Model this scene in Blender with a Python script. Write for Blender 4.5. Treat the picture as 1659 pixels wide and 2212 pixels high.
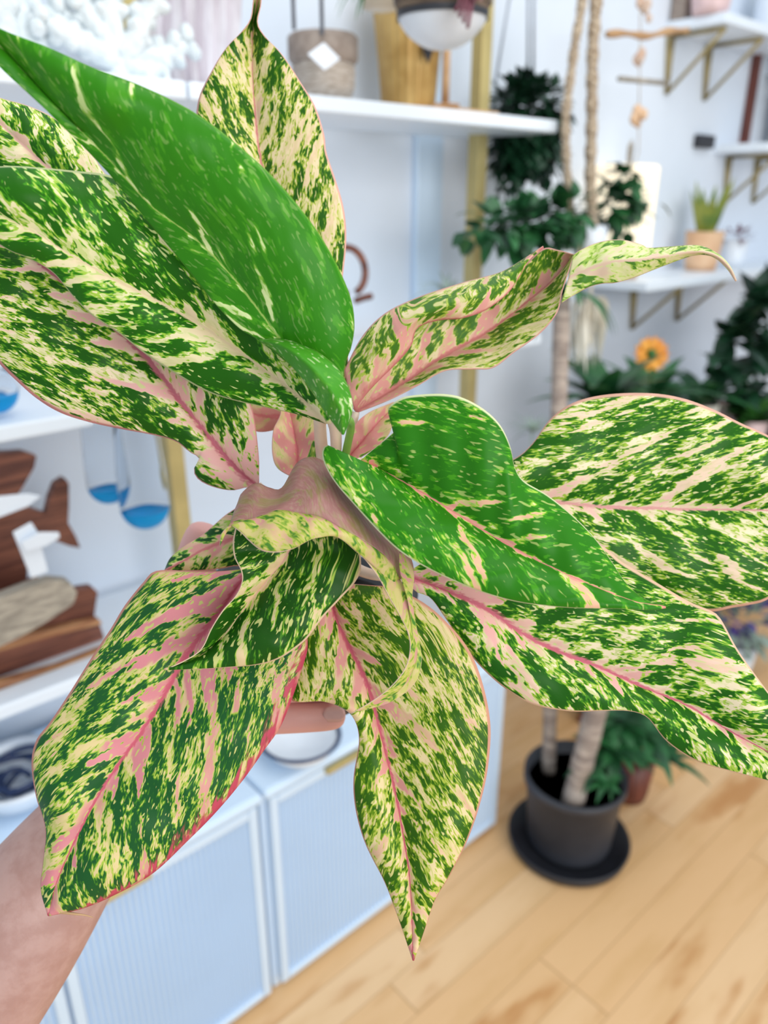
import bpy, math, random
from mathutils import Vector, Matrix, noise
random.seed(7)
for o in list(bpy.data.objects): bpy.data.objects.remove(o)
SC = bpy.context.scene
COL = SC.collection
V = Vector
# ------------------------------------------------------------------ camera
F, CX, CY = 1661.0, 829.5, 1106.0
PITCH, YAW, H = math.radians(22.0), math.radians(48.4), 1.5
hd = V((math.cos(YAW), math.sin(YAW), 0)); RT = V((math.sin(YAW), -math.cos(YAW), 0)); ZZ = V((0, 0, 1))
FW = hd*math.cos(PITCH) - ZZ*math.sin(PITCH); UP = hd*math.sin(PITCH) + ZZ*math.cos(PITCH)
CP = V((0, 0, H))
cam = bpy.data.cameras.new('camera'); co = bpy.data.objects.new('camera', cam); COL.objects.link(co)
cam.sensor_fit = 'VERTICAL'; cam.sensor_height = 36.0; cam.lens = F/2212*36
cam.clip_start = 0.02
m = Matrix((RT, UP, -FW)).transposed().to_4x4(); m.translation = CP; co.matrix_world = m
cam.dof.use_dof = True; cam.dof.focus_distance = 0.43; cam.dof.aperture_fstop = 27.03/5.2
SC.camera = co
# ------------------------------------------------------------------ world, light, exposure
w = bpy.data.worlds.new('world'); SC.world = w; w.use_nodes = True
bg = w.node_tree.nodes['Background']; bg.inputs[0].default_value = (0.76, 0.905, 1.0, 1); bg.inputs[1].default_value = 0.56
def area(name, loc, target, size, power, col):
    l = bpy.data.lights.new(name, 'AREA'); l.shape = 'RECTANGLE'; l.size = size[0]; l.size_y = size[1]; l.energy = power; l.color = col
    o = bpy.data.objects.new(name, l); COL.objects.link(o); o.location = loc
    o.rotation_euler = (V(target)-V(loc)).to_track_quat('-Z', 'Y').to_euler(); return o
area('shop_window_daylight', (0.3, -3.0, 2.2), (0.9, 0.9, 0.9), (3.0, 2.0), 82, (1.0, 0.985, 0.96))
area('ceiling_panel_light', (1.2, 0.1, 3.0), (1.2, 0.3, 0), (2.4, 1.4), 22, (1.0, 0.97, 0.93))
SC.view_settings.view_transform = 'Standard'; SC.view_settings.look = 'None'
SC.view_settings.gamma = 1.0; SC.view_settings.use_curve_mapping = False
SC.view_settings.exposure = 0.25

# ------------------------------------------------------------------ helpers
def ray(x, y): return FW + RT*((x-CX)/F) - UP*((y-CY)/F)
def at(x, y, z): return CP + ray(x, y)*z
def onY(x, y, Y): d = ray(x, y); return CP + d*(Y/d.y)
def onZ(x, y, Z): d = ray(x, y); return CP + d*((Z-H)/d.z)
def sc(x, y, Y): return (Y/ray(x, y).y)/F
def s2l(c):
    if isinstance(c, str): c = [int(c[i:i+2], 16)/255 for i in (0, 2, 4)]
    return tuple(x/12.92 if x <= 0.04045 else ((x+0.055)/1.055)**2.4 for x in c)
class NT:
    def __init__(s, name):
        s.m = bpy.data.materials.new(name); s.m.use_nodes = True; s.t = s.m.node_tree; s.n = s.t.nodes; s.l = s.t.links
        s.b = s.n['Principled BSDF']
    def node(s, typ, props={}, **ins):
        n = s.n.new(typ)
        for k, v in props.items(): setattr(n, k, v)
        for k, v in ins.items(): s.set(n, int(k[1:]) if k[0] == 'i' and k[1:].isdigit() else k, v)
        return n
    def set(s, n, k, v):
        i = n.inputs[k]
        if isinstance(v, bpy.types.NodeSocket): s.l.new(v, i)
        else:
            if hasattr(i.default_value, '__len__') and len(i.default_value) == 4 and len(v) == 3: v = (*v, 1)
            i.default_value = v
    def math(s, op, a, b=0.0, c=0.0, clamp=False):
        n = s.node('ShaderNodeMath', {'operation': op, 'use_clamp': clamp}, i0=a, i1=b)
        if op in ('MULTIPLY_ADD',): s.set(n, 2, c)
        return n.outputs[0]
    def ss(s, v, a, b, lo=0.0, hi=1.0):
        n = s.node('ShaderNodeMapRange', {'interpolation_type': 'SMOOTHSTEP'}, i0=v, i1=a, i2=b, i3=lo, i4=hi); return n.outputs[0]
    def mix(s, f, a, b):
        n = s.node('ShaderNodeMix', {'data_type': 'RGBA'}); s.set(n, 0, f); s.set(n, 6, a); s.set(n, 7, b); return n.outputs[2]
    def comb(s, x, y, z=0.0): return s.node('ShaderNodeCombineXYZ', {}, i0=x, i1=y, i2=z).outputs[0]
    def noise(s, vec, scale=1.0, detail=2.0, rough=0.5):
        return s.node('ShaderNodeTexNoise', {}, Vector=vec, Scale=scale, Detail=detail, Roughness=rough).outputs[0]
    def bump(s, h, strength, dist):
        n = s.node('ShaderNodeBump', {}, Height=h, Strength=strength, Distance=dist); s.l.new(n.outputs[0], s.b.inputs['Normal'])
def mat(name, c, rough=0.5, metal=0.0, var=0.06, scale=30.0, spec=0.5, c2=None, stretch=None, bump=0.0, **kw):
    """procedural: colour varied by noise"""
    t = NT(name); c = s2l(c)
    tc = t.node('ShaderNodeTexCoord').outputs['Object']
    if stretch:
        mp = t.node('ShaderNodeMapping', {}, Vector=tc); mp.inputs['Scale'].default_value = stretch; tc = mp.outputs[0]
    n = t.noise(tc, scale, 4, 0.6)
    d = s2l(c2) if c2 else tuple(x*(1-var*3) for x in c)
    t.set(t.b, 'Base Color', t.mix(t.ss(n, 0.35, 0.65), d, c))
    t.b.inputs['Roughness'].default_value = rough; t.b.inputs['Metallic'].default_value = metal
    t.b.inputs['Specular IOR Level'].default_value = spec
    for k, v in kw.items(): t.b.inputs[k.replace('_', ' ')].default_value = v
    if bump: t.bump(n, bump, 0.01)
    return t.m

class MB:
    def __init__(s): s.v = []; s.f = []; s.mi = []; s.cur = 0
    def add(s, vs, fs):
        b = len(s.v); s.v += [V(p) for p in vs]; s.f += [tuple(i+b for i in f) for f in fs]; s.mi += [s.cur]*len(fs); return s
    def box(s, lo, hi):
        (a, b, c), (d, e, f) = lo, hi
        return s.add([(a,b,c),(d,b,c),(d,e,c),(a,e,c),(a,b,f),(d,b,f),(d,e,f),(a,e,f)],
                     [(0,3,2,1),(4,5,6,7),(0,1,5,4),(1,2,6,5),(2,3,7,6),(3,0,4,7)])
    def tube(s, pts, r, n=10, cap=True):
        pts = [V(p) for p in pts]; k = len(pts); r = r if hasattr(r, '__len__') else [r]*k
        vs = []; fs = []; t = (pts[1]-pts[0]).normalized(); ref = t.orthogonal().normalized()
        for i, p in enumerate(pts):
            t = (pts[min(i+1, k-1)]-pts[max(i-1, 0)]).normalized()
            ref = (ref - t*ref.dot(t)).normalized(); b = t.cross(ref)
            for j in range(n): a = 2*math.pi*j/n; vs.append(p+(ref*math.cos(a)+b*math.sin(a))*r[i])
        for i in range(k-1):
            for j in range(n): fs.append((i*n+j, i*n+(j+1) % n, (i+1)*n+(j+1) % n, (i+1)*n+j))
        if cap: fs += [tuple(range(n))[::-1], tuple(range((k-1)*n, k*n))]
        return s.add(vs, fs)
    def lathe(s, prof, c=(0, 0, 0), axis=(0, 0, 1), n=40, flute=0.0, nf=0, caps=True):
        c = V(c); ax = V(axis).normalized(); a = ax.orthogonal().normalized(); b = ax.cross(a); vs = []; fs = []
        for (r, h) in prof:
            for j in range(n):
                t = 2*math.pi*j/n; rr = r*(1+flute*math.cos(nf*t)); vs.append(c+ax*h+(a*math.cos(t)+b*math.sin(t))*rr)
        k = len(prof)
        for i in range(k-1):
            for j in range(n): fs.append((i*n+j, i*n+(j+1) % n, (i+1)*n+(j+1) % n, (i+1)*n+j))
        if caps and prof[0][0] > 1e-5: fs.append(tuple(range(n))[::-1])
        if caps and prof[-1][0] > 1e-5: fs.append(tuple(range((k-1)*n, k*n)))
        return s.add(vs, fs)
    def ball(s, c, r, n=14, sq=(1, 1, 1)):
        c = V(c); vs = []; fs = []
        for i in range(n+1):
            ph = math.pi*i/n
            for j in range(n*2):
                t = math.pi*j/n; vs.append(c+V((r*sq[0]*math.sin(ph)*math.cos(t), r*sq[1]*math.sin(ph)*math.sin(t), r*sq[2]*math.cos(ph))))
        N = n*2
        for i in range(n):
            for j in range(N): fs.append((i*N+j, (i+1)*N+j, (i+1)*N+(j+1) % N, i*N+(j+1) % N))
        return s.add(vs, fs)
    def grid(s, rows):
        k = len(rows[0]); vs = [p for r in rows for p in r]; fs = []
        for i in range(len(rows)-1):
            for j in range(k-1): fs.append((i*k+j, i*k+j+1, (i+1)*k+j+1, (i+1)*k+j))
        return s.add(vs, fs)
    def blade(s, base, d, L, W, droop=0.3, side=None, n=7, shape=0.45, fold=0.15):
        """one leaf blade: pointed, bent down by gravity, folded along its midrib"""
        d = V(d).normalized(); side = side or d.cross(ZZ)
        if side.length < 1e-3: side = V((1, 0, 0))
        side.normalize(); p = V(base); rows = []
        for i in range(n+1):
            u = i/n; wd = W*0.5*(math.sin(math.pi*min(1, u**shape if u > 0 else 0))**0.8 if 0 < u < 1 else 0.02)
            nrm = side.cross(d).normalized()
            rows.append([p-side*wd+nrm*wd*fold, p, p+side*wd+nrm*wd*fold])
            p = p+d*(L/n); d = (d-ZZ*droop/n).normalized()
        return s.grid(rows)
LOC = {}
def obj(name, mb, mats, parent=None, loc=None, smooth=True, bevel=0, solid=0, solid_off=0):
    me = bpy.data.meshes.new(name)
    if parent is None:
        if loc is None:
            xs = [p.x for p in mb.v]; ys = [p.y for p in mb.v]; zs = [p.z for p in mb.v]
            loc = V(((min(xs)+max(xs))/2, (min(ys)+max(ys))/2, min(zs)))
        loc = V(loc)
    else: loc = V((0, 0, 0))
    me.from_pydata([p-loc for p in mb.v], [], mb.f)
    mats = mats if isinstance(mats, (list, tuple)) else [mats]
    for q in mats: me.materials.append(q)
    if len(mats) > 1:
        for pl, k in zip(me.polygons, mb.mi): pl.material_index = k
    if smooth: me.shade_smooth() if hasattr(me, 'shade_smooth') else [setattr(p, 'use_smooth', True) for p in me.polygons]
    o = bpy.data.objects.new(name, me); COL.objects.link(o)
    if parent is None: o.location = loc; LOC[o] = loc
    else:
        o.parent = parent; o.matrix_parent_inverse = Matrix.Translation(-LOC[parent]); LOC[o] = V((0, 0, 0))
    if bevel:
        b = o.modifiers.new('bevel', 'BEVEL'); b.width = bevel; b.segments = 2; b.limit_method = 'ANGLE'; b.harden_normals = False
    if solid:
        b = o.modifiers.new('thickness', 'SOLIDIFY'); b.thickness = solid; b.offset = solid_off
    return o
def tag(o, label, cat, group=None):
    o['label'] = label; o['category'] = cat
    if group: o['group'] = group
    return o
def thing(name, label, cat, loc, group=None):
    o = bpy.data.objects.new(name, None); COL.objects.link(o); o.location = loc; o.empty_display_size = 0.05
    LOC[o] = V(loc); return tag(o, label, cat, group)
def struct(o): o['kind'] = 'structure'; return o
def flatface(o):
    for p in o.data.polygons: p.use_smooth = False
    return o
def dup(root, delta, label, group):
    """copy of a thing and its parts, moved by delta"""
    r = root.copy(); COL.objects.link(r); r.location = V(root.location)+V(delta); r['label'] = label; r['group'] = group; LOC[r] = V(r.location)
    for ch in root.children:
        c = ch.copy(); COL.objects.link(c); c.parent = r
    return r
def cr(p, n):
    """Catmull-Rom resample of a polyline to n points, by arc length"""
    p = [V(q) for q in p]
    if len(p) == 2: return [p[0].lerp(p[1], i/(n-1)) for i in range(n)]
    q = [p[0]*2-p[1]]+p+[p[-1]*2-p[-2]]; dense = []
    for i in range(1, len(q)-2):
        a, b, c, d = q[i-1:i+3]
        for k in range(12):
            t = k/12; dense.append(0.5*((2*b)+(c-a)*t+(2*a-5*b+4*c-d)*t*t+(3*b-a-3*c+d)*t**3))
    dense.append(p[-1]); L = [0]
    for i in range(1, len(dense)): L.append(L[-1]+(dense[i]-dense[i-1]).length)
    out = []; j = 0
    for i in range(n):
        s = L[-1]*i/(n-1)
        while j < len(L)-2 and L[j+1] < s: j += 1
        t = (s-L[j])/max(1e-9, L[j+1]-L[j]); out.append(dense[j].lerp(dense[j+1], min(1, t)))
    return out

# ------------------------------------------------------------------ materials
M = {}
M['wall'] = mat('white_wall_paint', 'E0E8F4', 0.7, var=0.012, scale=3)
M['white'] = mat('white_lacquer', 'D3E7FC', 0.35, var=0.008, scale=5)
M['shelf'] = mat('white_shelf_board', 'EAF2FC', 0.35, var=0.008, scale=5)
M['brass'] = mat('brushed_brass', 'CBB87C', 0.45, 0.35, var=0.06, scale=8)
M['bracket'] = mat('antique_brass_rod', 'A8976A', 0.45, 0.4)
M['walnut'] = mat('walnut_wood', '8A5440', 0.45, c2='5A3026', scale=9, stretch=(1, 6, 14))
M['walnut_light'] = mat('walnut_sapwood', 'BE8E62', 0.5, c2='8C5638', scale=9, stretch=(1, 6, 14))
M['drift'] = mat('grey_driftwood', 'B7AC9C', 0.8, c2='8D8478', scale=12, stretch=(2, 8, 8), bump=0.3)
M['paper'] = mat('white_card', 'E9F0FA', 0.6, var=0.01)
M['coral'] = mat('white_coral', 'EDF2F4', 0.85, c2='DCE4E8', scale=60, bump=0.6)
M['black'] = mat('black_plastic', '2B2C33', 0.5, var=0.05)
M['potblack'] = mat('dark_grey_plastic', '41434B', 0.5, c2='34363E', scale=6)
M['soil'] = mat('potting_soil', '1E1714', 0.95, c2='0E0A09', scale=120, bump=0.8)
M['trunk'] = mat('pale_cane_bark', 'C2B2A6', 0.85, c2='8F8078', scale=14, stretch=(1, 1, 5), bump=0.5)
M['green'] = mat('deep_green_leaf', '2C6B38', 0.45, c2='1C4A2C', scale=14)
M['green2'] = mat('dark_green_leaf', '1F4A30', 0.4, c2='12301F', scale=14)
M['green3'] = mat('mid_green_leaf', '4A8A3C', 0.45, c2='2C6428', scale=14)
M['palegreen'] = mat('grey_green_leaf', 'A3B5A8', 0.6, c2='7E948A', scale=20)
M['rope'] = mat('macrame_cotton', 'CDBBA4', 0.9, c2='A38E78', scale=90, bump=0.7)
M['cream'] = mat('cream_ceramic', 'EFE7D8', 0.5, var=0.02)
M['peach'] = mat('peach_terracotta', 'E4BE9A', 0.7, c2='D3A680', scale=12)
M['gold'] = mat('amber_gold_ceramic', 'CBA765', 0.4, 0.25, c2='A98242', scale=10)
M['bark'] = mat('brown_bark', '83705E', 0.9, c2='54443A', scale=30, stretch=(1, 1, 4), bump=0.7)
M['tan'] = mat('tan_wood', 'C79F74', 0.6, c2='A87E56', scale=12)
M['basket'] = mat('woven_seagrass', 'D8CDC2', 0.9, c2='B3A292', scale=70, stretch=(1, 1, 4), bump=0.8)
M['basketrim'] = mat('grey_brown_felt', 'A6988E', 0.9, c2='8D7F76', scale=40)
M['cord'] = mat('grey_cord', '767A86', 0.8)
M['wire'] = mat('silver_wire', 'A9B0BD', 0.4, 0.4)
M['navy'] = mat('navy_glaze', '26375F', 0.25, var=0.05)
M['porcelain'] = mat('white_porcelain', 'E6ECF5', 0.2, var=0.01)
M['orange'] = mat('orange_petal', 'F0AC45', 0.55, c2='E08C2C', scale=20)
M['pinkceramic'] = mat('pink_ceramic', 'E8C9C9', 0.5)
M['cloth'] = mat('gauzy_white_cloth', 'E4E0E6', 0.9, c2='CDC5CC', scale=14, stretch=(6, 6, 0.6))
M['redwood'] = mat('red_brown_wood', '7C4234', 0.5, c2='54271F', scale=9, stretch=(8, 8, 1))
M['burgundy'] = mat('burgundy_leaf', '7B4350', 0.5)
M['purple'] = mat('purple_petal', '6A58A8', 0.6, c2='473C86', scale=40)
M['shell'] = mat('seashell', 'DCCABB', 0.5, c2='C69F86', scale=50)
M['skin'] = mat('skin', 'BE978E', 0.5, c2='AE8278', scale=40, Subsurface_Weight=0.08)
def skin_mat():
    t = NT('skin'); tc = t.node('ShaderNodeTexCoord').outputs['Object']; n = t.noise(tc, 60, 4, .6); n2 = t.noise(tc, 500, 2, .5)
    c = t.mix(t.ss(n, .35, .65), s2l('BE978E'), s2l('B0867C'))
    d = t.node('ShaderNodeVectorMath', {'operation': 'LENGTH'}, i0=tc).outputs[1]
    c = t.mix(t.ss(d, .30, .38, 0, .9), c, s2l('E6A9A2'))                 # hands and fingers are pinker than the forearm
    t.set(t.b, 'Base Color', c); t.b.inputs['Roughness'].default_value = .5; t.b.inputs['Subsurface Weight'].default_value = .08
    t.b.inputs['Subsurface Radius'].default_value = (.01, .004, .002); t.bump(n2, .15, .001); return t.m
M['skin'] = skin_mat()
M['nail'] = mat('fingernail', 'E6B4AE', 0.25)
M['stripe'] = mat('yellow_edged_leaf', '9A9C3A', 0.5, c2='5D7A34', scale=16)
def glass(name, c, rough=0.05, ior=1.06, tr=1.0):
    t = NT(name); t.set(t.b, 'Base Color', s2l(c)); t.b.inputs['Transmission Weight'].default_value = 1.0
    t.b.inputs['Roughness'].default_value = rough; t.b.inputs['IOR'].default_value = ior; t.b.inputs['Transmission Weight'].default_value = tr; return t.m
M['glass'] = glass('clear_glass', 'F4F8FC'); M['blueglass'] = glass('turquoise_glass', '22ACEC', 0.12, 1.2, .45)
def emit(name, c, s):
    t = NT(name); t.set(t.b, 'Base Color', s2l(c)); t.set(t.b, 'Emission Color', s2l(c)); t.b.inputs['Emission Strength'].default_value = s; return t.m
M['lampshade'] = emit('lit_paper_shade', 'FFEFD2', 0.45)  # emission imitates a bright cream patch whose source is unknown
# maple floor: boards along X
def floor_mat():
    t = NT('maple_floorboards'); tc = t.node('ShaderNodeTexCoord').outputs['Object']
    sx = t.node('ShaderNodeSeparateXYZ', {}, i0=tc); X, Y = sx.outputs[0], sx.outputs[1]
    row = t.math('FLOOR', t.math('DIVIDE', t.math('ADD', Y, 0.028), 0.085))
    fy = t.math('FRACT', t.math('DIVIDE', t.math('ADD', Y, 0.028), 0.085))
    off = t.math('MULTIPLY', t.math('FRACT', t.math('MULTIPLY', t.math('SINE', t.math('MULTIPLY', row, 12.99)), 4375.5)), 1.0)
    xx = t.math('ADD', t.math('DIVIDE', X, 0.95), off); cell = t.math('FLOOR', xx); fx = t.math('FRACT', xx)
    wn = t.node('ShaderNodeTexWhiteNoise', {'noise_dimensions': '2D'}, Vector=t.comb(row, cell)).outputs[0]
    g = t.noise(t.comb(t.math('MULTIPLY', X, 3.0), t.math('MULTIPLY', Y, 16), t.math('MULTIPLY', wn, 50)), 1.0, 5, 0.62)
    g2 = t.noise(t.comb(t.math('MULTIPLY', X, 3.2), t.math('MULTIPLY', Y, 11), t.math('MULTIPLY', wn, 90)), 1.0, 3, 0.5)
    base = t.mix(wn, s2l('E6B680'), s2l('EFC798')); base = t.mix(t.ss(g, 0.4, 0.75, 0, 0.5), base, s2l('D3A468'))
    base = t.mix(t.ss(g2, 0.56, 0.72, 0, 0.85), base, s2l('C4884C'))
    gap = t.math('MAXIMUM', t.ss(t.math('ABSOLUTE', t.math('SUBTRACT', fy, 0.5)), 0.475, 0.495), t.ss(t.math('ABSOLUTE', t.math('SUBTRACT', fx, 0.5)), 0.496, 0.499))
    t.set(t.b, 'Base Color', t.mix(t.math('MULTIPLY', gap, 0.42), base, s2l('9A6A3C'))); t.b.inputs['Roughness'].default_value = 0.42
    return t.m
# variegated leaf, in the leaf's own coordinates: leafc=(across the side veins, along them, u), ldist = cm from the midrib, ledge = |v|
def leaf_mat(name, seed, bias=0.0, pink=0.5, midw=0.28, pw=.6, midc='C8707A', dark='2C641C', mid='4F9423', lite='B7CC58', cream='F0DDB6', pinkc='E3A9A0', rim='E6BFA8', streak=0.5, rough=0.40, mids=1.0, fine=1.0, rimw=0.978, redge=0.0, dw=0.07, spots=1.0):
    t = NT(name)
    a = t.node('ShaderNodeAttribute', {'attribute_name': 'leafc'}); e = t.node('ShaderNodeAttribute', {'attribute_name': 'ledge'}).outputs['Fac']
    Y = t.node('ShaderNodeAttribute', {'attribute_name': 'ldist'}).outputs['Fac']
    sp = t.node('ShaderNodeSeparateXYZ', {}, i0=a.outputs['Vector']); S, Lv, U = sp.outputs
    A = t.math('ABSOLUTE', Lv); sg = t.math('SIGN', Lv); sd = t.math('ADD', t.math('MULTIPLY', sg, 13.7), seed*7.31)
    wob = t.noise(t.comb(S, Lv, seed+50.0), 1.3, 2, 0.5); Q = t.math('ADD', S, t.math('MULTIPLY', t.math('SUBTRACT', wob, 0.5), 0.6))
    def nz(fq, fl, o, d, r=.5): return t.noise(t.comb(t.math('MULTIPLY', Q, fq), t.math('MULTIPLY', A, fl), t.math('ADD', sd, o)), 1.0, d, r)
    def cen(v, k): return t.math('MULTIPLY', t.math('SUBTRACT', v, 0.5), k)
    n1 = nz(.95, .36, 0.0, 1); n2 = nz(2.3, 1.05, 3.3, 2); n3 = nz(1.25, .13, 9.1, 1); n5 = nz(6.0, 3.3, 5.7, 1); n6 = nz(4.6, 3.0, 15.7, 0)
    g = t.math('ADD', t.math('ADD', cen(n1, .75), cen(n2, .8)), cen(n5, .5*fine))
    taper = t.ss(U, 0.0, 1.0, 1.35, 0.3)
    zone = t.math('SUBTRACT', t.math('DIVIDE', A, t.math('MULTIPLY', taper, pw)), cen(n3, 11.0))   # pale tongues running out from the midrib
    zone = t.math('ADD', zone, cen(n2, 1.6))
    inz = t.ss(zone, 0.3, 1.8, 1.0, 0.0)
    st = t.math('MULTIPLY', t.ss(n3, 0.56, 0.66), t.ss(n1, 0.62, 0.45))
    g = t.math('SUBTRACT', g, t.math('MULTIPLY', st, 0.34*streak))
    g = t.math('SUBTRACT', g, t.math('MULTIPLY', inz, 0.30*mids)); g = t.math('ADD', g, bias)
    pk = t.math('ADD', t.math('MULTIPLY', inz, 0.8), t.math('MULTIPLY', t.ss(n3, 0.5, 0.66), 0.7)); pk = t.math('ADD', pk, t.ss(U, 0.0, 0.22, 0.7, 0.0))
    pk = t.math('MULTIPLY', pk, pink, clamp=True)
    pale = t.mix(t.ss(n2, 0.38, 0.60, 0, 0.75), s2l(cream), t_mid(s2l(cream), s2l(lite)))
    ground = t.mix(pk, pale, s2l(pinkc))
    c = t.mix(t.ss(g, -0.095, -0.055), ground, s2l(lite))
    c = t.mix(t.ss(g, -0.025, 0.03), c, s2l(mid)); c = t.mix(t.ss(g, dw-.035, dw+.04), c, s2l(dark))
    if spots:                                                            # small pale dots sprinkled through the green
        k = t.math('MULTIPLY', t.ss(t.math('ADD', n6, cen(n1, -.35)), 0.66, 0.73), spots)
        c = t.mix(k, c, t_mid(s2l(lite), s2l(cream)))
    r = t.math('DIVIDE', Y, t.math('MULTIPLY', taper, midw))
    c = t.mix(t.math('MULTIPLY', t.ss(t.math('ADD', r, cen(n5, 1.6)), 0.3, 1.1, 1, 0), min(1.0, mids)), c, s2l(midc))
    c = t.mix(t.ss(e, rimw-0.012, rimw+0.004), c, s2l(rim))
    if redge: c = t.mix(t.math('MULTIPLY', t.ss(t.math('ADD', e, cen(n2, .5)), 0.90, 1.0), t.ss(Lv, -0.05, 0.05)), c, s2l('C04A5C'))
    t.set(t.b, 'Base Color', c); t.b.inputs['Roughness'].default_value = rough; t.b.inputs['Specular IOR Level'].default_value = 0.14
    ve = t.node('ShaderNodeTexWave', {'wave_type': 'BANDS', 'bands_direction': 'X'}, Vector=t.comb(S, 0.0, 0.0), Scale=0.3, Distortion=2.5).outputs[1]
    t.bump(t.math('ADD', t.math('MULTIPLY', ve, 0.35), t.math('MULTIPLY', n2, 0.3)), 0.25, 0.0015)
    return t.m
def t_mid(a, b): return tuple((x+y)/2 for x, y in zip(a, b))
def under_mat():
    t = NT('leaf_underside'); a = t.node('ShaderNodeAttribute', {'attribute_name': 'leafc'}).outputs['Vector']
    sp = t.node('ShaderNodeSeparateXYZ', {}, i0=a); S, Yv, U = sp.outputs
    n = t.noise(t.comb(t.math('MULTIPLY', S, 1.2), t.math('MULTIPLY', Yv, 0.6), 4.0), 1.0, 4, 0.6)
    n2 = t.noise(t.comb(t.math('MULTIPLY', S, 5), t.math('MULTIPLY', Yv, 1.2), 8.0), 1.0, 3, 0.6)
    c = t.mix(t.ss(n, 0.46, 0.62), s2l('A6706A'), s2l('988154')); c = t.mix(t.ss(n2, 0.4, 0.7, 0, 0.55), c, s2l('BD9488'))
    c = t.mix(t.math('MULTIPLY', t.ss(n2, 0.60, 0.68), 0.4), c, s2l('7F9A45'))
    t.set(t.b, 'Base Color', c); t.b.inputs['Roughness'].default_value = 0.5; return t.m

# ------------------------------------------------------------------ the room
WALL = 1.45
b = MB().box((-1.2, -1.6, -0.06), (4.6, WALL+0.1, 0)); fl = obj('floor', b, floor_mat(), loc=(0, 0, 0), smooth=False); struct(fl)
b = MB().box((-1.2, WALL, 0), (4.6, WALL+0.1, 2.9)); struct(obj('wall_back', b, M['wall'], smooth=False))
b = MB().box((4.5, -1.6, 0), (4.6, WALL, 2.9)); struct(obj('wall_right', b, M['wall'], smooth=False))
b = MB().box((1.3, WALL-0.014, 0), (4.5, WALL, 0.1)); struct(obj('baseboard_back', b, M['white'], smooth=False, bevel=0.004))
b = MB()
xa, xb = onY(895, 430, 1.44).x, onY(950, 430, 1.44).x; b.box((xa, WALL-0.02, 0.53), (xb, WALL, 2.9))
struct(obj('trim_1', b, M['white'], smooth=False, bevel=0.004))

# ------------------------------------------------------------------ white fluted sideboards
CF = 0.954
def sideboard(label, x0, x1, doors):
    t = thing('sideboard', label, 'cabinet', ((x0+x1)/2, 1.18, 0), 'white fluted sideboards')
    b = MB().box((x0, CF+0.018, 0.0), (x1, 1.40, 0.50)); obj('body', b, M['white'], t, smooth=False, bevel=0.004)
    b = MB().box((x0-0.0, CF-0.004, 0.501), (x1, 1.405, 0.522)); obj('top', b, M['white'], t, smooth=False, bevel=0.008)
    for (a, c, hx) in doors:
        b = MB(); f = 0.018
        b.box((a, CF, 0.02), (a+f, CF+0.017, 0.498)); b.box((c-f, CF, 0.02), (c, CF+0.017, 0.498))
        b.box((a+f, CF, 0.02), (c-f, CF+0.017, 0.036)); b.box((a+f, CF, 0.478), (c-f, CF+0.017, 0.498))
        d = obj('door', b, M['white'], t, smooth=False, bevel=0.003)
        rows = []; n = int((c-a-2*f)/0.0105); k = n*6
        for z in (0.036, 0.478):
            rows.append([V((a+f+(c-a-2*f)*i/k, CF+0.0095-0.0078*math.cos(2*math.pi*i*n/k), z)) for i in range(k+1)])
        obj('fluted_panel', MB().grid(rows), M['white'], d)
        if hx is not None:
            b = MB().box((hx-0.05, CF-0.012, 0.488), (hx+0.05, CF+0.002, 0.499)); obj('handle', b, M['brass'], d, smooth=False, bevel=0.002)
    return t
sideboard('white fluted sideboard at left with one full brass pull showing', -0.56, 0.556, [(-0.55, -0.19, -0.37), (-0.186, 0.180, 0.0), (0.186, 0.545, 0.288)])
sideboard('white fluted sideboard on the right beside the black floor pot', 0.560, 1.24, [(0.572, 0.900, 0.745), (0.904, 1.232, 1.07)])

# ------------------------------------------------------------------ shelving with brass posts
SF, SB = 1.15, 1.40
t = thing('shelving_unit', 'white shelves on brass posts above the sideboards', 'shelf', (0.6, 1.28, 0.523))
def board(x0, x1, z, th=0.025):
    obj('shelf_board', MB().box((x0, SF, z-th), (x1, SB, z)), M['shelf'], t, smooth=False, bevel=0.004)
board(-0.6, 0.634, 1.664); board(0.638, 1.53, 1.664); board(-0.6, 1.53, 1.205); board(-0.6, 0.60, 0.765)
for x in (-0.35, 0.622, 1.44):
    obj('post', MB().box((x-0.016, 1.285, 0.523), (x+0.016, 1.317, 2.6)), M['brass'], t, smooth=False, bevel=0.002)
TOPZ, MIDZ, LOWZ, CABZ = 1.664, 1.205, 0.765, 0.522

# ------------------------------------------------------------------ things on the top shelf
def coral(label, base, pts, r0):
    c = V(base); b = MB()
    for (dx, dz, dy, L) in pts:
        d = V((dx, dy, dz)).normalized(); side = d.cross(V((0, 1, 0))).normalized() if abs(d.y) < .9 else V((1, 0, 0))
        p = [c]; 
        for i in range(1, 6): p.append(p[-1]+(d+V((random.uniform(-.35,.35), random.uniform(-.2,.2), random.uniform(-.3,.3))))*L/5)
        b.tube(p, [r0*(1-0.09*i)+random.uniform(0, .003) for i in range(6)], 9)
        for i in (2, 3, 4, 5):
            for sg in (-1, 1):
                e = p[i]+(d*0.5+side*sg+V((0, random.uniform(-.6, .6), 0)))*L*0.2; b.tube([p[i], (p[i]+e)/2+V((0, 0, .004)), e], [r0*.75, r0*.62, r0*.45], 8)
    o = obj('coral', b, M['coral']); tag(o, label, 'coral', 'white corals on the top shelf')
    s = o.modifiers.new('rough', 'SUBSURF'); s.levels = s.render_levels = 1
    tx = bpy.data.textures.new('coral_bumps', 'CLOUDS'); tx.noise_scale = 0.012; dm = o.modifiers.new('bumps', 'DISPLACE'); dm.texture = tx; dm.strength = 0.009
    return o
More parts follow.
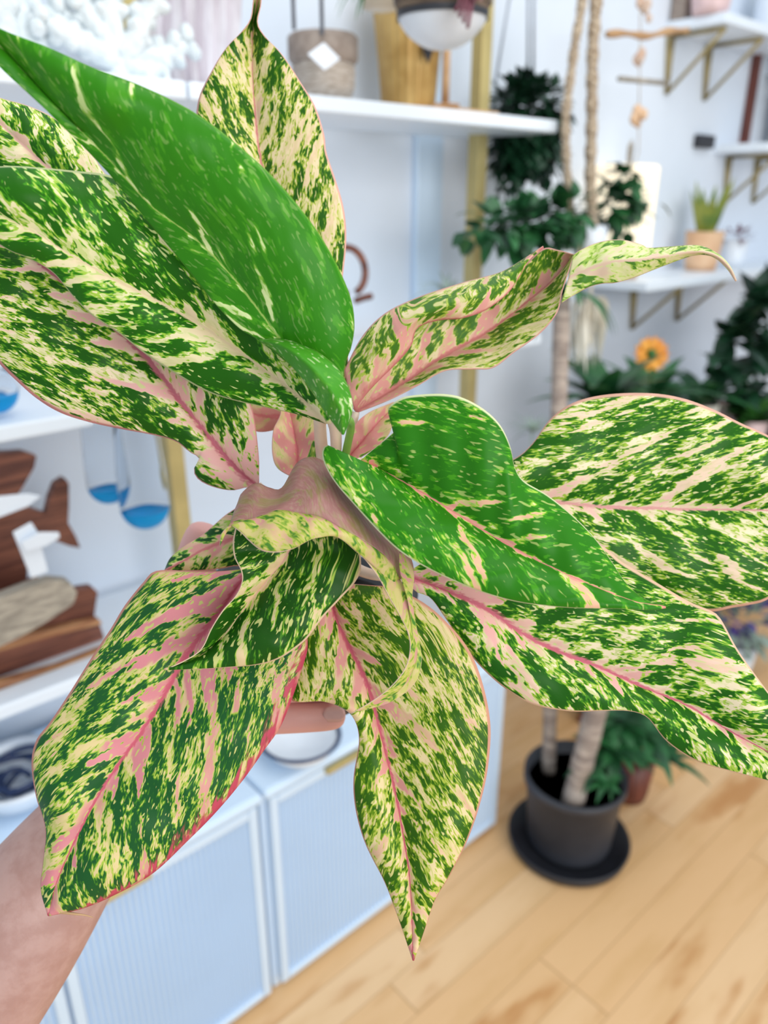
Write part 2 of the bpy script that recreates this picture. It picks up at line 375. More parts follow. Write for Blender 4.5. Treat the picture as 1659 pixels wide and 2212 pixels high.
coral('knobbly white coral at the left edge of the top shelf', onY(20, 150, 1.22), [(-.5, 1, 0, .13), (.4, 1, .1, .12), (-.1, 1, -.3, .14), (.75, .7, 0, .1), (-1, .6, 0, .12)], 0.020)
coral('spreading white coral in front of the left brass post', onY(250, 125, 1.20), [(-.9, .2, 0, .09), (1, .35, 0, .12), (1, -.25, -.2, .07), (.1, 1, 0, .12), (-.5, .8, .1, .1), (.6, .8, -.1, .11), (.2, -.8, 0, .04)], 0.019)
# draped cloth
rows = []
for i in range(18):
    z = 2.1-(2.1-1.668)*i/17; rows.append([V((0.665+0.17*j/40+0.012*math.sin(i*.3), 1.30+0.022*math.sin(j*.95+i*.12)+0.01*math.sin(j*2.3), z)) for j in range(41)])
tag(obj('draped_cloth', MB().grid(rows), M['cloth'], solid=0.002), 'gauzy off-white cloth hanging in folds behind the upright leaf', 'cloth')
# basket on cords with a tag
p = onY(700, 190, 1.22); s_ = sc(700, 190, 1.22); p.z = TOPZ+0.002
t = thing('hanging_basket', 'round pale basket with grey rim on two dark cords', 'basket', p)
R = 68*s_
obj('bowl', MB().lathe([(R*.85, 0), (R*.98, .02), (R, .045), (R*.97, .06)], p), M['basket'], t)
obj('rim', MB().lathe([(R*.99, .055), (R*1.1, .062), (R*1.1, .095), (R*1.0, .1), (R*.9, .09)], p), M['basketrim'], t)
for px in (637, 697):
    q = onY(px, 110, 1.17); obj('cord', MB().tube([V((q.x, q.y, p.z+.09)), V((q.x, q.y, 2.3))], 0.0035, 8), M['cord'], t)
q = onY(700, 122, 1.13)
tagm = MB(); ex = V((1, 0, 0)); w2 = 40*s_; h2 = 24*s_
tagm.add([q-ex*w2, q-ZZ*h2, q+ex*w2, q+ZZ*h2], [(0, 1, 2, 3)]); obj('paper_tag', tagm, M['paper'], t, smooth=False, solid=0.002)
# gold vase on slab
s_ = sc(885, 150, 1.28); p = onY(885, 213, 1.28); 
t = tag(obj('wooden_slab', MB().box((onY(890,215,1.28).x, 1.22, TOPZ), (onY(1035,215,1.28).x, 1.275, TOPZ+0.014)), M['tan'], smooth=False, bevel=0.003), 'flat brown wooden slab lying on the top shelf by the brass post', 'board')
v0 = onY(882, 213, 1.33); v0.z = TOPZ; hh = 0.245
obj_ = obj('vase', MB().lathe([(.052, 0), (.054, .005), (.062, .1), (.075, .22), (.077, hh), (.070, hh-.004), (.06, .1), (.045, .01)], v0, n=96, flute=.025, nf=24), M['gold']); tag(obj_, 'tall amber gold ribbed vase widening to its top', 'vase')
p0 = onY(962, 205, 1.25); t = thing('ornament_stand', 'thin tan wooden stand with a dark pointed ornament', 'stand', (p0.x, 1.25, TOPZ+0.0145))
obj('post', MB().tube([(p0.x, 1.25, TOPZ+.015), (p0.x, 1.25, TOPZ+.17)], .008, 8), M['tan'], t)
obj('base', MB().lathe([(.03, .015), (.03, .021), (.01, .023)], (p0.x, 1.25, TOPZ)), M['tan'], t)
q = onY(925, 112, 1.25); obj('pointed_ornament', MB().lathe([(.0, -.022), (.017, .016), (.0, .02)], q, n=4), M['black'], t, smooth=False)
b = MB().tube([q+ZZ*.018, V((p0.x, 1.25, q.z+.03))], .002, 6); obj('hook', b, M['wire'], t)
# globe terrarium, hanging nearer
gc = onY(957, -15, 1.0); s_ = sc(957, 0, 1.0); R = 108*s_
t = thing('hanging_terrarium', 'hanging globe terrarium with bark filling and white base', 'terrarium', gc-ZZ*R)
def cap(r, z0, z1, n=14): return [(math.sqrt(max(0, r*r-(z0+(z1-z0)*i/n)**2)), z0+(z1-z0)*i/n) for i in range(n+1)]
obj('white_bowl', MB().lathe(cap(R, -R, -R*.42), gc), M['porcelain'], t)
obj('bark_filling', MB().lathe(cap(R*.97, -R*.45, R*.3), gc), M['bark'], t)
obj('dark_band', MB().lathe([(R*.93, -R*.46), (R*.915, -R*.40), (R*.935, -R*.34), (R*.9, -R*.34)], gc, caps=False), M['black'], t)
obj('glass_dome', MB().lathe(cap(R, -R*.2, R), gc), M['glass'], t)
b = MB()
for k in range(4):
    pp = [gc+RT*(.015+k*.004)-FW*R*.95+UP*(R*(-.15)), gc+RT*(.028+.004*k)-FW*R*1.02-UP*R*.55, gc+RT*(.012+.006*k)-FW*R*.98-UP*(R*1.0+.008*k)]
    b.tube(cr(pp, 8), [.003]*8, 6); b.blade(pp[1], -UP+RT*random.uniform(-.6, .6)-FW*.3, .03, .018, .2)
obj('red_trailing_plant', b, M['burgundy'], t)
obj('hanging_cord', MB().tube([gc+ZZ*R, V((gc.x, gc.y, 2.6))], .002, 6), M['cord'], t)
# spider plant spilling at the frame top
p = onY(822, -10, 1.16); t = thing('spider_plant', 'small spider plant arching down left of the terrarium', 'plant', p)
b = MB()
for k in range(12): b.blade(p, V((-.9+.16*k*.7, random.uniform(-.4, .1), .35)), .12, .009, 2.3, n=9)
obj('foliage', b, M['green3'], t)
obj('pot', MB().lathe([(.03, -.02), (.045, .05), (.047, .06), (.04, .055)], p), M['cream'], t)
obj('hanging_cord', MB().tube([p+ZZ*.05, p+ZZ*.6], .002, 6), M['cord'], t)

# ------------------------------------------------------------------ hanging trailing plant, pothos, macrame
def leafcloud(b, c, rx, ry, rz, n, L, W, down=0.6, hollow=0.55):
    c = V(c)
    for _ in range(n):
        d = V((random.gauss(0, 1), random.gauss(0, 1), random.gauss(0, 1))).normalized(); k = random.uniform(hollow, 1)
        p = c+V((d.x*rx*k, d.y*ry*k, d.z*rz*k)); q = (d+V((random.uniform(-.5, .5), random.uniform(-.5, .5), random.uniform(-.3, .5)-down))).normalized()
        b.blade(p, q, L*random.uniform(.7, 1.2), W*random.uniform(.7, 1.2), random.uniform(.2, .9), n=4, shape=.6)
Y1 = 1.30
c = onY(1140, 255, Y1); s_ = sc(1140, 255, Y1)
t = thing('trailing_plant', 'dark green trailing plant in a black hanging pot behind shelf end', 'plant', onY(1140, 345, Y1))
pc = onY(1142, 350, Y1); obj('pot', MB().lathe([(.055, 0), (.07, .06), (.075, .09), (.068, .085)], pc), M['black'], t)
b = MB(); leafcloud(b, c, 98*s_, .09, 78*s_, 1000, .032, .024, .5, .4); leafcloud(b, c-ZZ*60*s_, 92*s_, .085, 60*s_, 500, .032, .024, .6, .5); leafcloud(b, c-ZZ*75*s_-V((50*s_, 0, 0)), 30*s_, .05, 100*s_, 160, .026, .018, .7)
leafcloud(b, c-ZZ*55*s_+V((72*s_, 0, 0)), 28*s_, .05, 90*s_, 160, .026, .018, .7); obj('foliage', b, M['green2'], t)
for px in (1070, 1140, 1152):
    q0 = onY(px, 180, Y1); q1 = onY(1125 if px < 1100 else px+2, -150, Y1); obj('hanging_wire', MB().tube([q0, q1], .0035, 6), M['wire'], t)
Y2 = 1.12
t = thing('pothos', 'pothos in a small white pot hung from macrame ropes', 'plant', onY(1268, 565, Y2))
s_ = sc(1268, 520, Y2); pc = onY(1268, 565, Y2)
obj('pot', MB().lathe([(30*s_, 0), (36*s_, 40*s_), (38*s_, 75*s_), (34*s_, 72*s_)], pc), M['porcelain'], t)
b = MB()
for (x, y, rx, ry, n) in [(1140, 490, 90, 45, 130), (1215, 465, 70, 40, 90), (1060, 490, 45, 40, 30), (1330, 450, 60, 55, 60), (1335, 390, 20, 45, 16), (1380, 435, 25, 18, 12), (1010, 500, 22, 20, 8), (1180, 550, 90, 20, 30)]:
    cc = onY(x, y, Y2); leafcloud(b, cc, rx*s_*.8, .07, ry*s_, n, .05, .038, .5, .1)
obj('foliage', b, M['green'], t)
t2 = thing('macrame_hanger', 'knotted beige macrame hanger holding the white pothos pot', 'macrame', onY(1268, 575, Y2))
def rope(pts, r):
    P = cr([onY(x, y, Y2) for x, y in pts], 90); b = MB()
    for sg in (0, 1, 2):
        Q = [p+V((math.cos(i*.9+sg*2.1), math.sin(i*.9+sg*2.1), 0))*r*.55 for i, p in enumerate(P)]
        b.tube(Q, [r*(.62+.3*math.sin(i*.45)**2) for i in range(90)], 7)
    return b
obj('rope', rope([(1262, -80), (1258, 0), (1243, 90), (1232, 170), (1222, 260), (1226, 390), (1236, 480), (1258, 566)], .008), M['rope'], t2)
obj('rope', rope([(1290, -80), (1288, 0), (1280, 120), (1278, 260), (1275, 400), (1281, 480), (1283, 566)], .0105), M['rope'], t2)
obj('knot', MB().ball(onY(1268, 572, Y2), .018), M['rope'], t2)

# ------------------------------------------------------------------ bracket shelves on the right
def wall_shelf(label, x0, x1, yf, z, th=.028):
    o = obj('wall_shelf', MB().box((x0, yf, z), (x1, WALL, z+th)), M['shelf'], smooth=False, bevel=.004); return tag(o, label, 'shelf', 'white wall shelves on brass brackets')
wall_shelf('topmost white wall shelf at right on brass brackets', 2.42, 3.6, 1.262, 1.972)
wall_shelf('short white wall shelf under the grey planter', 2.83, 3.6, 1.262, 1.655)
wall_shelf('lowest white wall shelf holding the snake plant', 2.10, 3.6, 1.22, 1.255)
def bracket(x, z, L=.16, D=.17, label='', first=None):
    if first is None:
        b = MB(); r = .006
        b.tube([(x, WALL-.007, z), (x, WALL-.007, z-L)], r, 8); b.tube([(x, WALL-.007, z-L), (x, WALL-D, z-.006)], r, 8); b.tube([(x, WALL-D, z-.006), (x, WALL-.007, z-.006)], r, 8)
        b.tube([(x-.03, WALL-.007, z-.006), (x, WALL-.007, z-L)], r, 8)
        return tag(obj('shelf_bracket', b, M['bracket'], loc=(x, WALL, z)), label, 'bracket', 'triangular brass shelf brackets')
    o = first.copy(); COL.objects.link(o); o.location = (x, WALL, z); o['label'] = label; return o
b0 = bracket(2.46, 1.971, label='brass triangle bracket at the left end of the topmost wall shelf')
for x, z, l in [(2.70, 1.971, 'second brass triangle bracket under the topmost wall shelf'), (2.95, 1.654, 'brass triangle bracket under the short shelf nearest its left end'), (3.18, 1.654, 'brass triangle bracket under the short shelf close to photo edge'),
                (2.42, 1.254, 'brass triangle bracket under the left part of the lowest wall shelf'), (2.72, 1.254, 'brass triangle bracket under the snake plant on the lowest shelf')]:
    bracket(x, z, label=l, first=b0)
def potlathe(r, h): return [(r*.78, 0), (r*.86, h*.2), (r, h), (r*.9, h), (r*.82, h*.9)]
# on the topmost shelf
p = onY(1533, 30, 1.33); p.z = 2.001; tag(obj('bowl', MB().lathe(potlathe(.06, .08), p), M['pinkceramic']), 'pale pink bowl at the left end of the topmost wall shelf', 'bowl')
tag(obj('storage_box', MB().box((2.43, 1.40, 2.001), (2.52, 1.445, 2.12)), M['basketrim'], smooth=False, bevel=.004), 'greyish box against the wall on the topmost shelf', 'box')
tag(obj('jar', MB().lathe([(.05, 0), (.06, .03), (.06, .12), (.045, .14), (.045, .16)], (2.88, 1.34, 2.001)), M['porcelain']), 'white jar on the topmost wall shelf near the photo corner', 'jar')
tag(obj('planter', MB().lathe(potlathe(.085, .13), (3.12, 1.345, 2.001), n=48, flute=.02, nf=16), M['basketrim']), 'patterned grey planter at top right corner of the photo', 'planter')
# short shelf: grey planter with a dark plant
t = thing('potted_plant', 'dark-leafed plant in pale grey planter on the short wall shelf', 'plant', (3.20, 1.35, 1.684))
obj('pot', MB().lathe([(.07, 0), (.075, .02), (.075, .17), (.066, .17), (.06, .15)], (3.20, 1.35, 1.684)), M['basket'], t)
b = MB()
for k in range(40): b.blade((3.20, 1.35, 1.84), (math.cos(k*2.4), math.sin(k*2.4)*.6, random.uniform(.2, 1.4)), random.uniform(.1, .2), .035, .7)
obj('foliage', b, M['green2'], t)
t = tag(obj('picture_frame', MB().box((3.0, 1.425, 1.684), (3.03, 1.449, 2.0)), M['redwood'], smooth=False), 'narrow dark upright strip against wall on the short shelf', 'frame')
# snake plant, peach pot
p = onY(1515, 560, 1.33); p.z = 1.284; s_ = sc(1515, 520, 1.33)
t = thing('snake_plant', 'snake plant with yellow edged leaves in a peach pot', 'plant', p)
obj('pot', MB().lathe(potlathe(40*s_, 80*s_), p), M['peach'], t)
obj('soil', MB().lathe([(.0, 70*s_), (34*s_, 70*s_)], p), M['soil'], t)
b = MB()
for k in range(20):
    a = k*2.4; b.blade(p+V((math.cos(a)*.02, math.sin(a)*.02, 66*s_)), (math.cos(a)*.35, math.sin(a)*.3, 1), random.uniform(.1, .21), .03, .05, shape=.7)
obj('foliage', b, M['stripe'], t)
p = onY(1582, 560, 1.34); p.z = 1.284
t = thing('potted_plant', 'small purple-leafed plant in a white pot beside snake plant', 'plant', p)
obj('pot', MB().lathe(potlathe(.045, .09), p), M['porcelain'], t); b = MB(); leafcloud(b, p+ZZ*.10, .05, .05, .03, 50, .03, .015, 0); obj('foliage', b, M['burgundy'], t)
q = onY(1521, 306, WALL-.01); tag(obj('wall_plaque', MB().box((q.x-.055, WALL-.022, q.z-.02), (q.x+.055, WALL-.001, q.z+.02)), M['black'], smooth=False, bevel=.003), 'small black rectangular plaque on the white wall above snake plant', 'plaque')
# glowing cream box on a foot, made up for an unidentified bright patch
p = onY(1335, 555, 1.36); t = thing('table_lamp', 'glowing cream paper lamp behind the trailing pothos', 'lamp', (p.x, 1.36, 1.284))
obj('lamp_shade', MB().box((p.x-.085, 1.30, 1.31), (p.x+.085, 1.42, 1.60)), M['lampshade'], t, smooth=False, bevel=.012)
obj('base', MB().lathe([(.06, 0), (.06, .012), (.02, .03)], (p.x, 1.36, 1.284)), M['tan'], t)
# shell wind chime
Yc = 1.25
q = onY(1400, 70, Yc); t = thing('shell_wind_chime', 'driftwood wind chime with dangling shells against white wall', 'wind chime', q)
obj('driftwood', MB().tube(cr([onY(x, y, Yc) for x, y in [(1312, 74), (1350, 72), (1400, 78), (1440, 68), (1485, 66)]], 20), [.008+.002*math.sin(i) for i in range(20)], 8), M['tan'], t)
obj('cord', MB().tube([onY(1383, 0-80, Yc), onY(1383, 72, Yc), onY(1379, 330, Yc), onY(1365, 370, Yc)], .0015, 6), M['rope'], t)
for (x, y, r, mm) in [(1390, 22, 26, 'shell'), (1383, 118, 22, 'shell'), (1380, 248, 28, 'peach')]:
    c = onY(x, y, Yc); k = r*sc(x, y, Yc); b = MB()
    for i in range(7): b.ball(c+V((random.uniform(-.6, .6), random.uniform(-.3, .3), random.uniform(-.6, .6)))*k, k*random.uniform(.35, .55), 7, (1, .6, 1))
    obj('shell_cluster', b, M[mm], t)
obj('stick', MB().tube([onY(1337, 170, Yc), onY(1440, 180, Yc)], .0065, 7), M['drift'], t)
obj('feather', MB().blade(onY(1366, 300, Yc), (0, 0, -1), .12, .028, .0, side=V((1, 0, 0))), M['drift'], t, solid=.001)

# ------------------------------------------------------------------ middle shelf
for (x, y, r, l) in [(752, 585, 48, 'brown bent wood ring ornament behind the big green leaf'), (785, 648, 22, 'small brown wooden ring on the middle shelf edge')]:
    c = onY(x, y, 1.22); k = r*sc(x, y, 1.22); P = [c+V((math.cos(a), .15*math.sin(a), math.sin(a)))*k for a in [i*math.pi/16-1.2 for i in range(30)]]
    if r < 30: P = [c+V((-k, 0, 0)), c+V((0, 0, .004)), c+V((k, 0, .006))]
    else: pass
    tag(obj('wooden_ornament', MB().tube(P, .007, 8), M['walnut']), l, 'ornament')
for (x, y, l) in [(965, 605, 'wispy grey-green air plant right of the middle brass post'), (1150, 905, 'wispy grey-green air plant behind the large right leaf')]:
    c = onY(x, y+30, 1.12); b = MB()
    for k in range(26): b.blade(c, (math.cos(k*2.4), math.sin(k*2.4)*.6, random.uniform(.1, 1.1)), random.uniform(.06, .11), .006, 1.3)
    tag(obj('air_plant', b, M['palegreen']), l, 'air plant', 'air plants')
def globe_glass(name, label, x, y, r, Y, stem, group=None):
    c = onY(x, y, Y); k = sc(x, y, Y)*r; t = thing(name, label, 'glass', c-ZZ*k, group)
    top = stem; prof = cap(k, -k, 0, 10)+[(k*.97, top*.3), (k*.8, top*.65), (k*.55, top)]
    obj('clear_tube', MB().lathe([(k*.995, -.0), (k*.97, top*.35), (k*.85, top*.7), (k*.7, top)], c, caps=False), M['glass'], t, solid=.0015)
    obj('blue_bottom', MB().lathe(cap(k, -k, -k*.12, 10)+[(k*.6, -k*.35), (0, -k*.5)], c), M['blueglass'], t)
    return c, k
c1, k1 = globe_glass('glass_float', 'clear glass drop with blue bottom hanging left of its pair', 234, 1045, 44, 1.17, .14, 'blue-bottomed glass drops')
c2, k2 = globe_glass('glass_float', 'clear glass drop with blue bottom nearer the brass post', 313, 1092, 52, 1.10, .16, 'blue-bottomed glass drops')
c3, k3 = globe_glass('glass_vase', 'blue glass vase at the left photo edge on middle shelf', -12, 846, 48, 1.2, .03)
# ------------------------------------------------------------------ wooden boards, tags on the low shelf
def outline_slab(name, pts, Y, th, m, label, cat, group=None, tilt=0.0):
    P = [onY(x, y, Y) for x, y in pts]; b = MB(); n = len(P)
    P = [V((p.x, p.y, max(p.z, LOWZ+.001))) for p in P]; zc = min(p.z for p in P)
    Q = [p+V((0, (p.z-zc)*tilt, 0)) for p in P]; R2 = [q+V((0, th, 0)) for q in Q]
    b.add(Q+R2, [tuple(range(n)), tuple(range(2*n-1, n-1, -1))]+[(i, i+n, (i+1) % n+n, (i+1) % n) for i in range(n)])
    return tag(obj(name, b, m, smooth=False, bevel=.002), label, cat, group)
outline_slab('cutting_board', [(-60, 985), (0, 978), (50, 975), (80, 985), (75, 1010), (55, 1045), (30, 1085), (100, 1110), (108, 1075), (120, 1045), (140, 1032), (150, 1045), (150, 1095), (148, 1130), (165, 1160), (175, 1185), (150, 1180), (110, 1165), (60, 1215), (60, 1330), (-60, 1370)], 1.30, .02, M['walnut'], 'dark walnut board cut like a fish tail standing on low shelf', 'board', 'wooden boards')
outline_slab('cutting_board', [(-60, 1330), (0, 1300), (80, 1250), (150, 1275), (200, 1268), (212, 1280), (205, 1330), (215, 1345), (230, 1400), (150, 1445), (-60, 1490)], 1.235, .02, M['walnut'], 'walnut serving board with notched end behind the grey driftwood', 'board', 'wooden boards')
outline_slab('cutting_board', [(-60, 1405), (60, 1372), (215, 1338), (222, 1348), (60, 1390), (-60, 1425)], 1.215, .018, M['walnut_light'], 'pale edged strip board leaning on the dark walnut board', 'board', 'wooden boards')
outline_slab('cutting_board', [(-60, 1495), (0, 1475), (130, 1440), (230, 1400), (225, 1420), (130, 1470), (-60, 1525)], 1.195, .018, M['walnut_light'], 'light brown board lying lowest at the shelf front', 'board', 'wooden boards')
outline_slab('driftwood_piece', [(-60, 1320), (0, 1292), (60, 1268), (110, 1253), (150, 1256), (168, 1280), (160, 1305), (100, 1345), (40, 1380), (-60, 1425)], 1.17, .025, M['drift'], 'smooth grey driftwood piece lying across the walnut boards', 'driftwood')
outline_slab('paper_tag', [(28, 1150), (68, 1128), (82, 1150), (105, 1235), (68, 1250)], 1.16, .003, M['paper'], 'upright white paper tag in front of the walnut fish tail', 'tag', 'white tags')
outline_slab('paper_tag', [(45, 1172), (85, 1150), (128, 1150), (130, 1162), (100, 1180), (55, 1192)], 1.15, .003, M['paper'], 'small leaf-shaped white tag across the upright tag', 'tag', 'white tags')
outline_slab('paper_tag', [(-60, 1085), (0, 1072), (60, 1066), (90, 1072), (60, 1095), (0, 1118), (-60, 1135)], 1.18, .003, M['paper'], 'long white leaf-shaped tag on the walnut board top', 'tag', 'white tags')
# ------------------------------------------------------------------ on the sideboard top
p = onZ(40, 1690, CABZ+.03); p.z = CABZ+.001
t = thing('glass_bowl', 'clear bowl with dark blue swirls near the forearm', 'bowl', p)
obj('bowl', MB().lathe([(.035, 0), (.07, .02), (.085, .05), (.088, .065), (.082, .05), (.065, .024), (.0, .006)], p), M['porcelain'], t)
b = MB()
for k in range(7):
    P = [p+V((math.cos(a+k)*(.02+.007*k), math.sin(a+k)*(.02+.007*k), .03+.0035*k+.006*math.sin(a*2))) for a in [i*.25 for i in range(14)]]
    b.tube(P, .005, 7)
obj('blue_swirl', b, M['navy'], t)
p = onZ(650, 1625, CABZ); p.z = CABZ+.001
t = thing('dish', 'white dish with a navy rim on the sideboard behind leaves', 'dish', p)
obj('dish_body', MB().lathe([(.03, 0), (.06, .012), (.075, .035), (.07, .035), (.05, .016), (0, .01)], p), M['porcelain'], t)
obj('navy_rim', MB().lathe([(.074, .033), (.079, .038), (.076, .044), (.07, .038), (.074, .033)], p, caps=False), M['navy'], t)

# ------------------------------------------------------------------ dracaena in the black floor pot
PC = V((1.335, .805, 0))
t = thing('potted_tree', 'two-trunked tree in a dark grey pot on the wooden floor', 'plant', PC)
obj('saucer', MB().lathe([(.12, 0), (.143, .004), (.15, .028), (.145, .03), (.136, .01), (0, .008)], PC, n=64), M['black'], t)
obj('pot', MB().lathe([(.098, .011), (.103, .03), (.115, .195), (.123, .197), (.123, .218), (.115, .218), (.111, .18)], PC, n=64), M['potblack'], t)
obj('soil', MB().lathe([(0, .185), (.112, .185)], PC), M['soil'], t)
def trunk(a, bb, r):
    P = cr([a, a.lerp(bb, .4)+V((.006, .004, 0)), bb], 26); obj('trunk', MB().tube(P, [r*(1+.03*math.sin(i*1.7)) for i in range(26)], 12), M['trunk'], t); return P[-1]
tA = trunk(V((1.325, .875, .18)), at(1214, 640, 1.52), .017)
tB = trunk(onZ(1236, 1738, .18), at(1360, 1250, 1.62), .026)
b = MB()
for k in range(12): b.blade(tA, (math.cos(k*2.4)*.6, math.sin(k*2.4)*.6, random.uniform(.1, .7)), random.uniform(.10, .17), .022, 2.4, n=9)
obj('foliage', b, M['green'], t)
b = MB()
for k in range(26): b.blade(tB, (math.cos(k*2.4)*.8, math.sin(k*2.4)*.8, random.uniform(.1, 1)), random.uniform(.12, .22), .03, 1.5)
obj('foliage', b, M['green'], t)
# bushy plant beside it, on the floor behind
bc = V((1.50, .79, 0)); t = thing('bushy_plant', 'leafy green plant in a red-brown pot behind the dark floor pot', 'plant', (1.56, .80, 0))
obj('pot', MB().lathe(potlathe(.06, .13), (1.60, .80, 0)), M['redwood'], t)
b = MB()
for (x, y, z, n, L) in [(1330, 1620, 1.80, 22, .15), (1400, 1580, 1.85, 22, .17), (1330, 1560, 1.85, 18, .15), (1310, 1690, 1.72, 14, .07), (1440, 1640, 1.9, 10, .12)]:
    c = at(x, y, z)
    for k in range(n): b.blade(c, (math.cos(k*2.4), math.sin(k*2.4), random.uniform(-.2, .9)), random.uniform(.5, 1)*L, L*.22, .9)
b.tube([(1.60, .80, .12), (1.56, .80, .30), at(1400, 1580, 1.85)], .008, 7); b.tube([(1.60, .80, .12), (1.5, .79, .28), at(1330, 1620, 1.80)], .007, 7)
obj('foliage', b, M['green'], t)
# ------------------------------------------------------------------ plant bench on the right with plants
BX0, BX1, BY0, BY1, BZ = 1.75, 3.3, 1.02, 1.40, .74
t = thing('plant_bench', 'red-brown wooden plant bench against the white wall', 'bench', ((BX0+BX1)/2, (BY0+BY1)/2, 0))
obj('bench_top', MB().box((BX0, BY0, BZ-.03), (BX1, BY1, BZ)), M['redwood'], t, smooth=False, bevel=.004)
obj('lower_shelf', MB().box((BX0+.02, BY0+.02, .2), (BX1-.02, BY1, .225)), M['redwood'], t, smooth=False, bevel=.004)
for (x, y) in ((BX0+.03, BY0+.03), (BX0+.03, BY1-.03), (2.52, BY0+.03), (BX1-.03, BY0+.03), (BX1-.03, BY1-.03)):
    obj('leg', MB().box((x-.025, y-.025, 0), (x+.025, y+.025, BZ-.031)), M['redwood'], t, smooth=False, bevel=.003)
def rosette(name, label, x, y, Y, n, L, W, mm, potm, droop=.8, up=(.2, 1.3), pr=.06):
    c = onY(x, y, Y); base = V((c.x, Y, BZ+.001)); t = thing(name, label, 'plant', base)
    ph = max(.08, min(.3, c.z-BZ)); obj('pot', MB().lathe(potlathe(pr, ph), base), M[potm], t)
    b = MB()
    for k in range(n): b.blade(base+ZZ*(ph-.01), (math.cos(k*2.4), math.sin(k*2.4)*.8, random.uniform(*up)), random.uniform(.7, 1.1)*L, W*random.uniform(.8, 1.1), droop, n=8)
    obj('foliage', b, M[mm], t); return t, base+ZZ*ph
t, c = rosette('bromeliad', 'strappy green plant with an orange flower on the bench', 1400, 865, 1.12, 30, .23, .06, 'green', 'cream', .9)
fc = onY(1405, 766, 1.10); b = MB()
for k in range(14):
    d = RT*math.cos(k*.45)+UP*math.sin(k*.45); b.blade(fc+d*.008-FW*.004*(k % 2), d-FW*.25, .043, .03, .0, side=FW.cross(d), n=6, shape=.6)
obj('flower_centre', MB().ball(fc-FW*.01, .013, 8), M['green3'], t)
obj('flower', b, M['orange'], t, solid=.002); obj('flower_stalk', MB().tube([c-ZZ*.02, (c+fc)/2+V((.01, 0, .02)), fc], .004, 7), M['green3'], t)
rosette('leafy_plant', 'dark green leafy plant left of the orange flower', 1300, 865, 1.12, 30, .22, .065, 'green', 'cream', .8)
rosette('rubber_plant', 'tall dark plant with broad glossy leaves at right photo edge', 1640, 880, 1.10, 6, .2, .09, 'green2', 'black', .7, pr=.07)
t = bpy.context.scene.objects['rubber_plant']
b = MB()
for (x, y, n) in [(1625, 660, 18), (1590, 720, 18), (1640, 770, 16), (1560, 800, 14), (1670, 640, 12), (1565, 745, 6), (1600, 850, 14)]:
    c = onY(x, y, 1.08)
    for k in range(n): b.blade(c+V((random.uniform(-.03, .03), 0, random.uniform(-.03, .03))), (math.cos(k*2.4), -.3+.4*math.sin(k*2.4), random.uniform(-.3, .9)), random.uniform(.1, .16), .07, .5)
q = onY(1640, 880, 1.10); b.tube([V((q.x, 1.1, BZ+.1)), onY(1625, 760, 1.1), onY(1615, 640, 1.1)], .008, 8)
obj('upper_foliage', b, M['green2'], t)
rosette('peace_lily', 'light green leafy plant in front of the rubber plant', 1620, 905, 1.05, 26, .17, .06, 'green3', 'pinkceramic', .8)
rosette('fern', 'dense green fern between the flower and rubber plant', 1510, 870, 1.1, 34, .2, .05, 'green', 'cream', 1.0)
# pale draped pampas hanging above the bench
b = MB(); c = onY(1275, 640, 1.2)
for k in range(30): b.blade(c+V((random.uniform(-.05, .05), random.uniform(-.03, .03), 0)), (random.uniform(-.4, .4), random.uniform(-.2, .2), -1), random.uniform(.1, .2), .03, .2)
b.tube([c, c+ZZ*.06], .005, 6)
tag(obj('cotton_tassel', b, M['cream']), 'cream cotton tassel hanging below the pothos pot', 'tassel')
# purple flowers under the bench
p = V((2.62, .98, .001)); p = onZ(1590, 1390, .12); p.z = .001
t = thing('flowering_plant', 'purple flowering plant low by the red-brown bench leg', 'plant', p)
obj('pot', MB().lathe(potlathe(.07, .13), p), M['porcelain'], t); b = MB(); leafcloud(b, p+ZZ*.2, .1, .1, .08, 90, .07, .03, 0); obj('foliage', b, M['palegreen'], t)
b = MB(); leafcloud(b, p+ZZ*.25, .1, .1, .07, 70, .03, .03, -.3, .7); obj('blossom_cluster', b, M['purple'], t)['kind'] = 'stuff'

